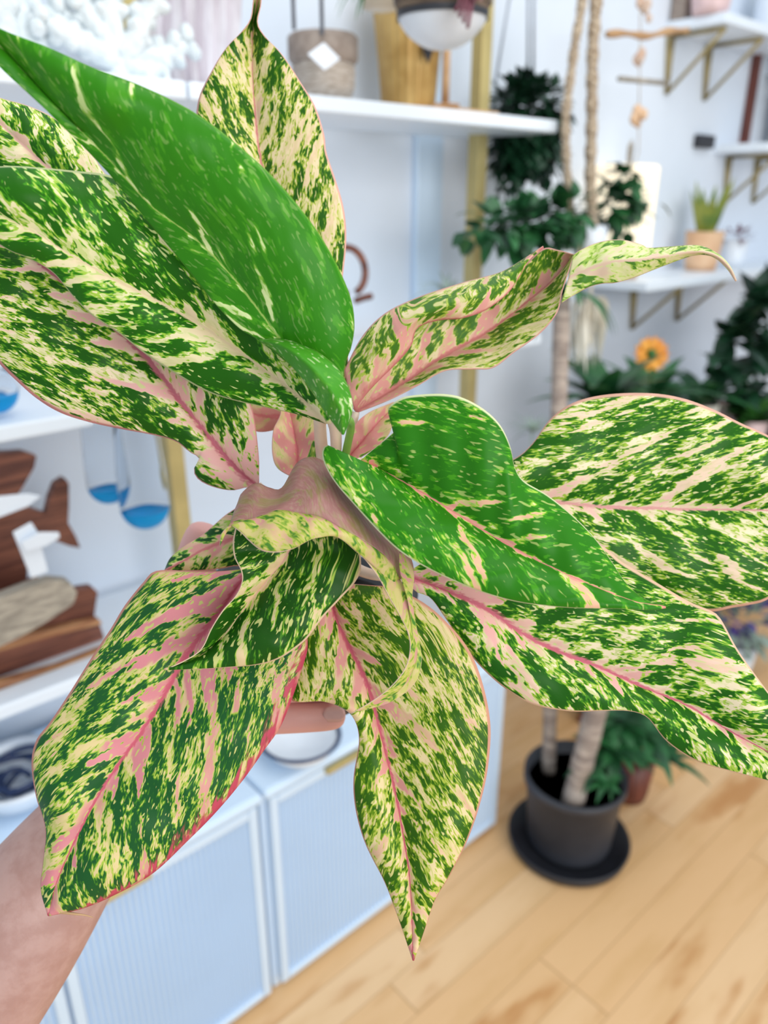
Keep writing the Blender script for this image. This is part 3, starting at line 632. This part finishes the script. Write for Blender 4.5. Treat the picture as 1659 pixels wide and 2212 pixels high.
# ------------------------------------------------------------------ the held plant
PLANT = thing('potted_aglaonema', 'pink and green mottled leafy plant held up in a black pot', 'plant', at(655, 1590, .58))
def leaf(patches, mats, nu=80, nv=16, vein=(.95, .13), label=None):
    """patches: dicts with rails (pixel polylines base->tip, left..right), z (depth list per rail), mid (index of midrib rail), bulge"""
    mb = MB(); C = []; E = []; D = []
    for pt in patches:
        rails = []; k = len(pt['rails'])
        for poly, zs in zip(pt['rails'], pt['z']):
            P2 = cr([V((x, y, 0)) for x, y in poly], nu); Z = cr([V((i, q, 0)) for i, q in enumerate(zs)], nu) if len(zs) > 1 else [V((0, zs[0], 0))]*nu
            rails.append([(p.x, p.y, q.y) for p, q in zip(P2, Z)])
        mid = pt.get('mid', k//2); bulge = pt.get('bulge', .006); rows = []; vv = []
        for i in range(nu):
            row = []; ve = []
            for s in range(k-1):
                A, B = rails[s][i], rails[s+1][i]; wpx = math.hypot(A[0]-B[0], A[1]-B[1])*A[2]/F
                bl = bulge[s] if hasattr(bulge, '__len__') else bulge
                for j in range(nv+(1 if s == k-2 else 0)):
                    w_ = j/nv; x = A[0]+(B[0]-A[0])*w_; y = A[1]+(B[1]-A[1])*w_; z = A[2]+(B[2]-A[2])*w_
                    tt = w_ if s+1 <= mid or mid > s else 1-w_
                    z -= bl*min(1, wpx/.03)*4*w_*(1-w_)
                    z += .0009*math.sin(i*.55+s*2.1)*w_*(1-w_)*4*min(1, wpx/.02)
                    row.append(at(x, y, z)); ve.append(s+w_)
            rows.append(row); vv.append(ve)
        nc = len(rows[0]); mj = mid*nv if mid < k-1 else nc-1
        ul = [0]
        for i in range(1, nu): ul.append(ul[-1]+(rows[i][mj]-rows[i-1][mj]).length*100)
        u0 = pt.get('u0', 0.0); u1 = pt.get('u1', 1.0); s0 = pt.get('s0', 0.0)
        for i in range(nu):
            T = (rows[min(nu-1, i+1)][mj]-rows[max(0, i-1)][mj]); T = T.normalized() if T.length > 1e-9 else V((1, 0, 0)); acc = 0
            for j in range(nc):
                d = rows[i][j]-rows[i][mj]; a_ = d.dot(T)*100
                yy = math.sqrt(max(0, d.length_squared*1e4-a_*a_)); sx = ul[i]+a_
                a0, b0 = vein; s_ = (sx-a0*yy-b0*yy*yy)*.65+s0; sl = yy*math.sqrt(1+(a0+b0*yy)**2); v = vv[i][j]
                ev = abs(v-mid)/max(1e-6, (mid if v < mid else k-1-mid)) if (mid if v < mid else k-1-mid) else 0
                C.append((s_, sl*(1 if v >= mid else -1), u0+(u1-u0)*i/(nu-1))); E.append(ev); D.append(yy)
        # orientation: face the camera
        k0 = rows[nu//2]; q = nc//2; nrm = (rows[nu//2+1][q]-k0[q]).cross(k0[min(nc-1, q+1)]-k0[q])
        mb.cur = pt.get('mi', 0)
        mb.grid(rows)
        if nrm.dot(CP-k0[q]) < 0:
            n = (nu-1)*(nc-1); mb.f[-n:] = [f[::-1] for f in mb.f[-n:]]
    o = obj('leaf', mb, mats, PLANT)
    a = o.data.attributes.new('leafc', 'FLOAT_VECTOR', 'POINT'); a.data.foreach_set('vector', [x for c in C for x in c])
    a = o.data.attributes.new('ledge', 'FLOAT', 'POINT'); a.data.foreach_set('value', E)
    a = o.data.attributes.new('ldist', 'FLOAT', 'POINT'); a.data.foreach_set('value', D)
    s = o.modifiers.new('thickness', 'SOLIDIFY'); s.thickness = .0006; s.offset = -1
    if label: o['label'] = label
    return o
def L3(left, mid, right, zl, zm, zr, mats, bulge=.006, nu=90, nv=18, label=None, vein=(.95, .13)):
    return leaf([dict(rails=[left, mid, right], z=[zl, zm, zr], mid=1, bulge=bulge)], mats, nu, nv, vein, label)
UND = under_mat()
# big green leaf across the top left
m1 = leaf_mat('leaf_plain_green', 1, bias=.30, pink=.0, midw=.07, pw=.16, midc='A5BE60', dark='327C12', mid='448E1A', lite='86B442', cream='DCE6A4', rim='5F9A2E', streak=1.15, mids=.9, rough=.36, fine=.5, rimw=.99, dw=.20, spots=0.22)
L3([(735,905),(660,815),(559,734),(517,708),(470,661),(414,591),(329,487),(263,407),(226,362),(118,255),(0,145),(-90,50)],
   [(738,905),(690,830),(602,727),(517,614),(423,515),(329,445),(226,332),(120,228),(40,140),(0,100),(-90,20)],
   [(742,905),(741,800),(757,750),(764,700),(755,640),(720,560),(670,480),(600,395),(520,320),(420,245),(310,190),(200,148),(100,103),(0,62),(-90,10)],
   [.415,.40,.39,.375,.35,.33], [.405,.395,.385,.37,.35,.33], [.405,.39,.37,.355,.34,.325], m1, bulge=[.002,.009], vein=(1.75, .06), label='large plain green leaf with few pale flecks')
# second leaf on the left with curled base lobe
m3 = leaf_mat('leaf_green_cream', 3, bias=0.1, pink=.35, midw=.16, pw=0.3, midc='E3CBA2', dark='23600A', mid='428E14', lite='A2C445', cream='EDE2B0', pinkc='EFC9B0', rim='C4CB90', streak=.9)
L3([(700,912),(640,893),(580,880),(500,862),(440,841),(370,800),(310,760),(260,720),(200,680),(160,640),(115,587),(60,555),(0,527),(-150,410)],
   [(706,915),(660,868),(600,820),(520,760),(430,700),(340,650),(250,605),(160,555),(80,505),(0,465),(-150,395)],
   [(715,915),(690,800),(640,720),(560,640),(470,560),(380,470),(300,405),(235,380),(160,371),(80,364),(0,362),(-150,380)],
   [.43,.43,.42,.405,.39,.38], [.425,.425,.415,.40,.385,.375], [.425,.42,.41,.40,.385,.375], m3, bulge=[.005,.008])
m2 = leaf_mat('leaf_green_lobe', 22, bias=.26, pink=.0, midw=.05, midc='9CC45A', dark='438E22', mid='52982A', lite='B4D080', cream='E2EAC0', rim='7DB04A', streak=.4, mids=.0, spots=0.6, dw=.2)
L3([(700,885),(675,845),(640,800),(600,760),(560,735)][::-1]+[(715,905),(728,922),(741,938)],
   [(560,735),(605,745),(652,775),(692,815),(722,855),(738,895),(741,938)],
   [(560,735),(610,733),(650,745),(690,765),(730,800),(752,840),(760,880),(752,912),(741,938)],
   [.40,.385,.385,.39], [.395,.375,.372,.385], [.40,.39,.385,.39], m2, bulge=.003, nu=60, nv=12, label='curled plain green base of the leaf')
# pink veined leaf far left
m4 = leaf_mat('leaf_pink_cream', 4, bias=.03, pink=.9, midw=.30, pw=1.3, midc='C26C7A', dark='1F540A', mid='428014', lite='A4BC42', cream='EFD9B8', pinkc='E5ADA6', rim='D58E8A', streak=.9)
L3([(552,1052),(530,1052),(500,1058),(460,1050),(430,1035),(420,1015),(432,990),(410,975),(380,952),(330,938),(260,925),(190,910),(130,890),(80,860),(40,825),(0,785),(-50,720),(-100,600),(-130,430)],
   [(556,1050),(500,1000),(450,940),(400,880),(340,800),(290,745),(240,700),(190,655),(100,580),(0,510),(-130,420)],
   [(560,1045),(558,985),(548,900),(530,850),(480,760),(400,640),(300,540),(180,470),(60,430),(-130,410)],
   [.485,.475,.465,.45,.44,.43], [.485,.475,.46,.45,.44,.43], [.48,.465,.455,.45,.44,.43], m4, bulge=.006)
m5 = leaf_mat('leaf_speckled_behind', 5, bias=.05, pink=.5, midw=.2, pw=.4, midc='E3B2A4', dark='225C0C', mid='4A8A18', lite='A4BE40', cream='EFE0B8', rim='D9B7A0', streak=.8)
L3([(330,530),(200,500),(80,450),(0,400),(-90,220)], [(330,520),(200,440),(90,350),(0,268),(-90,190)], [(330,510),(225,375),(205,343),(170,300),(120,258),(60,230),(0,213),(-90,180)], [.465,.46,.45], [.46,.455,.445], [.465,.46,.45], m5)
# upright leaf at the top
m6 = leaf_mat('leaf_upright', 6, bias=.0, pink=.55, midw=.22, pw=0.6, midc='D2847F', dark='285810', mid='55801A', lite='B6BC50', cream='EBD2A8', pinkc='E4B4A0', rim='D9A292', streak=.8)
L3([(722,900),(640,780),(560,640),(490,500),(440,380),(425,280),(430,215),(455,160),(485,110),(520,70),(540,42),(546,5),(549,-30)],
   [(730,900),(690,780),(640,640),(600,500),(575,400),(560,325),(553,260),(548,200),(545,120),(547,50),(556,5),(559,-30)],
   [(738,900),(752,780),(738,640),(747,540),(747,490),(740,440),(725,390),(705,330),(700,290),(680,230),(650,180),(610,120),(570,75),(557,48),(564,12),(567,-30)],
   [.475,.485,.49,.495,.49], [.475,.49,.50,.505,.50], [.475,.48,.49,.495,.49], m6, bulge=.005)
# twisted leaf to the right
m7 = leaf_mat('leaf_twisted', 7, bias=-0.02, pink=.9, midw=.26, pw=0.9, midc='CC7C78', dark='43701E', mid='62881E', lite='B2C050', cream='E6D0A6', pinkc='DC9A90', rim='D5A092', streak=.7)
m7u = leaf_mat('leaf_twisted_underside', 17, bias=.0, pink=.6, midw=.12, pw=.3, midc='D5B49C', dark='4A7A28', mid='8FAE46', lite='BACA70', cream='D6CFA0', pinkc='D5B5A0', rim='D2A898', streak=.5)
leaf([dict(rails=[[(762,882),(830,790),(870,735),(910,685),(980,650),(1060,625),(1120,585),(1172,538),(1205,540),(1240,549)],
                  [(768,890),(870,830),(960,770),(1050,720),(1130,660),(1190,610),(1240,552)],
                  [(770,893),(840,865),(900,835),(960,802),(1020,798),(1065,795),(1110,762),(1165,722),(1203,677),(1215,630),(1228,590),(1240,552)]],
            z=[[.475,.485,.485,.475], [.475,.49,.50,.48], [.475,.475,.475,.465]], mid=1, bulge=[-.002,.003], s0=2.0),
      dict(rails=[[(765,887),(800,840),(850,790),(886,748),(900,708),(945,691),(1000,686),(1046,670),(1093,636),(1120,598),(1146,556),(1174,534)],
                  [(755,850),(800,780),(850,730),(900,690),(950,665),(1000,648),(1060,622),(1110,588),(1150,553),(1174,534)],
                  [(745,800),(782,730),(830,680),(900,645),(1000,612),(1080,590),(1130,562),(1155,545),(1174,533)]],
            z=[[.472,.468,.465,.475], [.47,.458,.458,.475], [.475,.475,.475,.478]], mid=0, bulge=.002),
      dict(rails=[[(1212,655),(1260,625),(1300,612),(1330,610),(1370,598),(1440,570),(1500,550),(1540,553),(1570,578),(1590,607)],
                  [(1228,600),(1270,582),(1320,566),(1380,562),(1440,553),(1500,543),(1545,552),(1574,577),(1590,607)],
                  [(1238,550),(1255,540),(1290,525),(1340,519),(1385,530),(1400,537),(1450,534),(1510,532),(1550,550),(1575,575),(1590,607)]],
            z=[[.47,.47,.475,.475], [.468,.462,.468,.475], [.465,.47,.475,.475]], mid=1, bulge=.001, mi=1, s0=9.0, u0=.4)], [m7, m7u], nu=80, nv=12)
# right-hand leaf
m9 = leaf_mat('leaf_right_speckled', 9, bias=0.055, pink=.65, midw=.2, pw=0.7, midc='D99A92', dark='235C0C', mid='4A8616', lite='A2BC40', cream='EFDCB8', pinkc='E9BAAC', rim='DAA894', streak=0.7)
L3([(900,1050),(1020,1030),(1110,993),(1150,960),(1190,905),(1240,870),(1310,853),(1400,850),(1470,860),(1540,885),(1600,915),(1659,942),(1760,1000),(1860,1110)],
   [(900,1060),(1050,1075),(1200,1085),(1300,1095),(1400,1098),(1500,1100),(1659,1102),(1860,1110)],
   [(900,1070),(1050,1130),(1200,1200),(1340,1270),(1430,1305),(1530,1320),(1580,1312),(1620,1305),(1659,1293),(1760,1230),(1860,1110)],
   [.485,.48,.48,.475,.48], [.48,.485,.487,.485,.48], [.48,.485,.49,.485,.48], m9, bulge=.007)
# lower right leaf
m10 = leaf_mat('leaf_lower_right', 10, bias=.06, pink=.8, midw=.25, pw=0.7, midc='C86876', dark='215A0E', mid='468817', lite='A4BF44', cream='EFDAB6', pinkc='E3A8A0', rim='E0BA9C', streak=.8)
L3([(885,1235),(960,1190),(1100,1150),(1220,1150),(1298,1179),(1341,1213),(1404,1251),(1486,1299),(1541,1323),(1560,1345),(1590,1400),(1630,1458),(1659,1497),(1750,1620),(1830,1730)],
   [(885,1248),(970,1278),(1060,1322),(1130,1370),(1200,1405),(1290,1440),(1400,1490),(1480,1522),(1560,1570),(1659,1625),(1830,1730)],
   [(885,1262),(900,1278),(930,1290),(960,1330),(1000,1390),(1040,1440),(1090,1485),(1150,1520),(1230,1535),(1300,1534),(1360,1535),(1400,1550),(1440,1600),(1500,1640),(1560,1660),(1659,1685),(1830,1730)],
   [.465,.468,.465,.455,.44,.43], [.462,.465,.462,.455,.445,.435], [.46,.458,.452,.448,.44,.435], m10, bulge=[.006,.007])
# bottom middle leaf
m11 = leaf_mat('leaf_bottom_pointed', 11, bias=.02, pink=.8, midw=.24, pw=0.6, midc='C05866', dark='335E0C', mid='628614', lite='AEB846', cream='E3CA98', pinkc='D8928A', rim='D4987F', streak=.6, fine=1.2)
L3([(690,1272),(660,1330),(640,1400),(628,1470),(632,1513),(690,1512),(735,1525),(765,1550),(777,1600),(765,1680),(770,1750),(790,1820),(830,1900),(850,1950),(875,2020),(893,2074)],
   [(712,1270),(722,1325),(750,1390),(790,1470),(810,1540),(830,1620),(850,1700),(870,1800),(885,1900),(890,2000),(893,2074)],
   [(740,1262),(800,1266),(850,1272),(910,1300),(960,1340),(1010,1400),(1040,1470),(1058,1560),(1055,1640),(1040,1720),(1010,1810),(970,1890),(940,1940),(915,2010),(893,2074)],
   [.465,.455,.45,.445,.44,.44], [.47,.462,.455,.447,.44,.438], [.475,.455,.448,.443,.44,.438], m11, bulge=.007)
# big bottom left leaf
m12 = leaf_mat('leaf_bottom_left', 12, bias=0.035, pink=1.1, midw=0.26, pw=1.7, midc='C65C6C', dark='1F5426', mid='467F22', lite='AABB48', cream='DCC38C', pinkc='D4858A', rim='D6907F', streak=.55, fine=1.2, redge=1.0)
L3([(520,1232),(470,1236),(420,1236),(340,1234),(310,1260),(270,1310),(240,1360),(200,1420),(150,1500),(110,1560),(80,1600),(70,1650),(80,1720),(100,1790),(95,1860),(90,1920),(105,1977)],
   [(535,1240),(470,1330),(400,1420),(350,1510),(300,1590),(250,1660),(200,1740),(160,1820),(125,1900),(105,1977)],
   [(550,1250),(640,1310),(664,1385),(650,1450),(610,1560),(570,1620),(520,1690),(460,1760),(400,1820),(330,1885),(250,1930),(180,1960),(105,1977)],
   [.465,.46,.45,.44,.43,.42], [.458,.452,.445,.435,.425,.42], [.455,.445,.44,.435,.428,.42], m12, bulge=.008)
obj('dried_tip', MB().tube(cr([at(120, 1968, .421), at(160, 1974, .42), at(185, 1977, .422), at(201, 1982, .423)], 10), [.0011*(1-.09*i) for i in range(10)], 6), M['tan'], PLANT)
# small leaf on the left, behind
m15 = leaf_mat('leaf_small_dark', 15, bias=.08, pink=.8, midw=.18, pw=.35, midc='CB7878', dark='1B4A1C', mid='3D7828', lite='A0BC50', cream='E0C898', pinkc='DA9890', rim='DA9490', streak=.6)
L3([(520,1092),(500,1105),(480,1120),(440,1155),(400,1180),(370,1205),(357,1232)], [(540,1150),(480,1172),(440,1188),(400,1210),(357,1232)], [(545,1225),(510,1222),(470,1228),(430,1231),(395,1231),(357,1232)], [.49,.49,.485], [.487,.483,.48], [.487,.485,.482], m15, bulge=.003, nu=50)
# dark folded leaf in the middle
m13 = leaf_mat('leaf_dark_folded', 13, bias=0.14, pink=.35, midw=.13, pw=.35, midc='DFAE94', dark='1E4E0E', mid='427E18', lite='A4BC48', cream='E1CC98', pinkc='DDAA92', rim='E4C4A4', streak=0.5)
L3([(510,1130),(503,1171),(506,1203),(520,1232),(522,1257),(509,1286),(480,1319),(455,1359),(440,1392),(425,1410),(395,1428),(355,1446)],
   [(640,1120),(621,1196),(567,1265),(513,1333),(470,1385),(425,1418),(355,1446)],
   [(770,1140),(779,1221),(766,1257),(733,1294),(697,1333),(661,1380),(628,1406),(596,1424),(552,1435),(458,1442),(355,1446)],
   [.43,.425,.42,.42,.42], [.44,.437,.432,.428,.42], [.44,.428,.422,.422,.42], m13, bulge=[.002,.008])
# curled leaf, seen from its underside, with a twisted tail
m14 = leaf_mat('leaf_curled_edge', 14, bias=-.03, pink=.9, midw=.02, pw=.3, midc='D9A090', dark='4E8030', mid='8CA53C', lite='B9BB58', cream='CFBD7C', pinkc='D0968A', rim='E4C0AA', streak=.5, mids=.0)
top = [(516,1085),(524,1066),(553,1045),(581,1055),(610,1055),(647,997),(694,995),(760,1060),(830,1140),(885,1205),(893,1260)]
crs = [(498,1131),(520,1124),(545,1122),(575,1112),(603,1103),(640,1108),(690,1118),(730,1138),(790,1172),(840,1210),(862,1250)]
edg = [(474,1180),(478,1154),(498,1136),(520,1150),(538,1168),(567,1189),(603,1193),(632,1185),(657,1172),(686,1161),(726,1158),(775,1195),(820,1235),(840,1262)]
mdl = [(506,1108),(522,1096),(549,1085),(580,1085),(612,1082),(650,1060),(700,1065),(748,1105),(812,1160),(866,1212),(880,1255)]
leaf([dict(rails=[top, mdl, crs], z=[[.43,.425,.425,.43], [.415,.41,.405,.42], [.405,.402,.398,.412]], mid=0, bulge=.002, mi=1),
      dict(rails=[crs, edg], z=[[.405,.402,.398,.412], [.402,.395,.395,.41]], mid=0, bulge=.004, mi=0),
      dict(rails=[[(740,1140),(790,1175),(835,1218),(862,1250),(885,1305),(897,1370),(898,1425),(870,1480),(830,1512),(758,1541)],
                  [(728,1158),(775,1195),(815,1245),(840,1290),(863,1330),(880,1366),(885,1400),(876,1440),(850,1476),(812,1508),(758,1541)]],
            z=[[.402,.412,.415,.41,.405], [.40,.405,.41,.405,.405]], mid=0, bulge=.001, mi=0, s0=5.0),
      dict(rails=[[(862,1192),(864,1235),(880,1300),(890,1370),(892,1425),(868,1475),(828,1510),(758,1541)],
                  [(870,1190),(893,1235),(890,1300),(903,1380),(910,1430),(893,1478),(842,1516),(758,1541)]],
            z=[[.404,.412,.412,.408], [.404,.414,.413,.408]], mid=0, bulge=.001, mi=0, s0=3.0)], [m14, UND], nu=70, nv=10, label='curled leaf showing its dull pink underside')
# front green leaf
m8 = leaf_mat('leaf_front_green', 8, bias=.20, pink=1.0, midw=.10, pw=.20, midc='DB8A7E', dark='2A7410', mid='429018', lite='A0C440', cream='E4DC9C', pinkc='E59A8C', rim='D9DCAA', streak=.9, mids=1.0, fine=1.0, rimw=.985, dw=.13, spots=0.55)
L3([(778,997),(800,978),(840,945),(862,922),(848,900),(840,882),(870,860),(910,853),(960,852),(1000,860),(1045,885),(1080,920),(1100,965),(1110,1010),(1130,1040),(1180,1070),(1230,1110),(1280,1160),(1320,1215),(1350,1260),(1390,1295),(1437,1312)],
   [(778,997),(810,1010),(850,1030),(920,1070),(985,1110),(1050,1150),(1120,1190),(1200,1230),(1290,1270),(1370,1300),(1437,1312)],
   [(778,997),(745,990),(725,975),(705,963),(696,980),(705,1010),(730,1050),(770,1095),(820,1150),(870,1195),(930,1230),(1000,1262),(1080,1290),(1160,1305),(1250,1312),(1330,1313),(1400,1316),(1437,1312)],
   [.42,.405,.395,.405,.41,.40], [.42,.41,.405,.40,.398,.398], [.42,.40,.39,.39,.392,.398], m8, bulge=[.005,.006], nu=110, label='bright green front leaf with a coral pink midrib')
# small leaves round the crown
m16 = leaf_mat('leaf_young_pink', 16, bias=-.07, pink=1.1, midw=.2, pw=.9, midc='D6787C', dark='4C7A30', mid='849E38', lite='BDC26C', cream='E0C094', pinkc='DC928C', rim='DAA898', streak=.6)
L3([(632,1032),(600,1012),(588,980),(590,930),(606,890),(602,830)], [(645,1022),(640,960),(628,900),(612,830)], [(655,1020),(684,995),(694,960),(690,900),(640,830)], [.47,.465,.47], [.475,.475,.475], [.47,.47,.475], m16, bulge=.003, nu=40)
L3([(645,905),(600,926),(550,930),(500,885)], [(645,895),(600,900),(550,895),(500,875)], [(645,870),(600,865),(550,860),(500,850)], [.49,.49], [.488,.488], [.49,.49], m16, bulge=.002, nu=30)
L3([(742,985),(762,925),(795,892),(850,868)], [(750,992),(785,950),(815,915),(858,872)], [(762,998),(800,976),(838,942),(852,905),(864,875)], [.47,.47,.475], [.475,.475,.48], [.47,.47,.475], m16, bulge=.002, nu=40)
# stalks
M['stalk_pale'] = mat('pale_pink_stalk', 'E9D6C2', 0.4, c2='DDB9A8', scale=20)
M['stalk_green'] = mat('green_stalk', '7FB848', 0.4, c2='5D9A34', scale=20)
def stalk(pts, r, m_):
    P = cr([at(*p) for p in pts], 24); obj('stalk', MB().tube(P, [r*(1-.2*i/23) for i in range(24)], 10), M[m_], PLANT)
stalk([(712,1180,.485),(700,1020,.47),(693,950,.455),(690,895,.432)], .0045, 'stalk_pale')
stalk([(718,1180,.485),(725,1020,.465),(724,940,.44),(716,905,.428)], .0036, 'stalk_pale')
stalk([(725,1180,.485),(744,1000,.46),(758,920,.43),(742,900,.408)], .0028, 'stalk_green')
stalk([(700,1180,.49),(620,1110,.49),(556,1048,.486)], .0035, 'stalk_pale')
stalk([(728,1180,.487),(755,960,.478),(768,890,.476)], .0033, 'stalk_pale')
stalk([(735,1190,.485),(830,1110,.482),(905,1060,.481)], .0035, 'stalk_pale')
stalk([(735,1210,.485),(800,1240,.475),(888,1248,.463)], .0038, 'stalk_pale')
stalk([(715,1215,.485),(712,1250,.478),(714,1275,.471)], .0042, 'stalk_pale')
stalk([(700,1210,.485),(620,1220,.475),(538,1240,.459)], .0042, 'stalk_pale')
stalk([(722,1180,.485),(730,1060,.455),(750,1010,.432),(780,998,.421)], .0032, 'stalk_pale')
stalk([(700,1190,.485),(675,1150,.455),(655,1120,.442)], .0035, 'stalk_pale')
stalk([(722,1180,.487),(728,1000,.478),(730,900,.476)], .0032, 'stalk_pale')
stalk([(708,1185,.488),(660,1080,.482),(640,1022,.476)], .003, 'stalk_pale')
stalk([(706,1190,.49),(600,1170,.491),(538,1155,.488)], .003, 'stalk_pale')
obj('stem', MB().tube(cr([at(690,1300,.55), at(705,1240,.52), at(715,1170,.487), at(720,1120,.48)], 16), [.011]*8+[.009]*8, 12), M['stalk_pale'], PLANT)
# black nursery pot
rc, bc = at(677, 1266, .578), at(665, 1500, .605); ax = (rc-bc); hL = ax.length
obj('pot', MB().lathe([(.040, 0), (.045, .004), (.068, hL*.86), (.074, hL*.86), (.079, hL), (.073, hL), (.066, hL*.8)], bc, ax, n=64), M['black'], PLANT)
obj('soil', MB().lathe([(0, hL*.84), (.066, hL*.84)], bc, ax), M['soil'], PLANT)

# ------------------------------------------------------------------ the arm and hand holding it
def skin(name, chains, m_):
    """one continuous body: chains of (px, py, depth, radius) that share their first point index"""
    vs = []; es = []; rs = []; idx = {}
    for ch in chains:
        prev = None
        for p in ch:
            if p not in idx: idx[p] = len(vs); vs.append(at(*p[:3])); rs.append(p[3])
            if prev is not None: es.append((prev, idx[p]))
            prev = idx[p]
    me = bpy.data.meshes.new(name); loc = vs[0].copy(); me.from_pydata([v-loc for v in vs], es, []); me.materials.append(m_)
    o = bpy.data.objects.new(name, me); COL.objects.link(o); o.location = loc; LOC[o] = loc
    s = o.modifiers.new('skin', 'SKIN'); s.use_smooth_shade = True; s.branch_smoothing = .4
    for i, d in enumerate(me.skin_vertices[0].data): d.radius = (rs[i], rs[i]); d.use_root = (i == 0)
    q = o.modifiers.new('smooth', 'SUBSURF'); q.levels = q.render_levels = 2
    return o
EL = (-260, 2480, .52, .050); A1 = (40, 2000, .515, .051); A2 = (140, 1855, .525, .043); W_ = (250, 1710, .55, .036); PA = (360, 1590, .575, .034); PB = (430, 1500, .58, .03)
k1, k2, k3, k4 = (470, 1400, .57, .015), (485, 1450, .565, .016), (485, 1500, .562, .016), (470, 1552, .562, .014)
arm = skin('person', [[EL, A1, A2, W_, PA, PB],
    [PA, (390, 1430, .565, .020), (405, 1310, .553, .017), (420, 1225, .545, .016), (438, 1165, .54, .015), (452, 1130, .538, .012)],
    [PB, k1, (545, 1375, .535, .0115), (610, 1365, .518, .0105), (680, 1365, .517, .0095), (700, 1366, .518, .007)],
    [PB, k2, (555, 1432, .530, .012), (625, 1425, .516, .011), (705, 1425, .518, .0098), (728, 1427, .520, .007)],
    [PB, k3, (560, 1488, .530, .012), (630, 1485, .518, .0108), (710, 1485, .522, .0097), (735, 1487, .525, .007)],
    [PA, k4, (555, 1550, .532, .0125), (630, 1548, .522, .0118), (712, 1546, .526, .0108), (748, 1546, .53, .008)]], M['skin'])
tag(arm, 'bare left forearm and hand gripping the black plant pot', 'person')
nc = at(722, 1543, .5165); nb = MB(); N = 12
rows = []
for i in range(N+1):
    a = -1+2*i/N; rows.append([nc+RT*(a*.0075)+UP*(bb*.0052*math.sqrt(max(0, 1-a**4)))-FW*(.0012*(1-bb*bb)) for bb in [-1, -.5, 0, .5, 1]])
nb.grid(rows); obj('fingernail', nb, M['nail'], arm, solid=.0006)
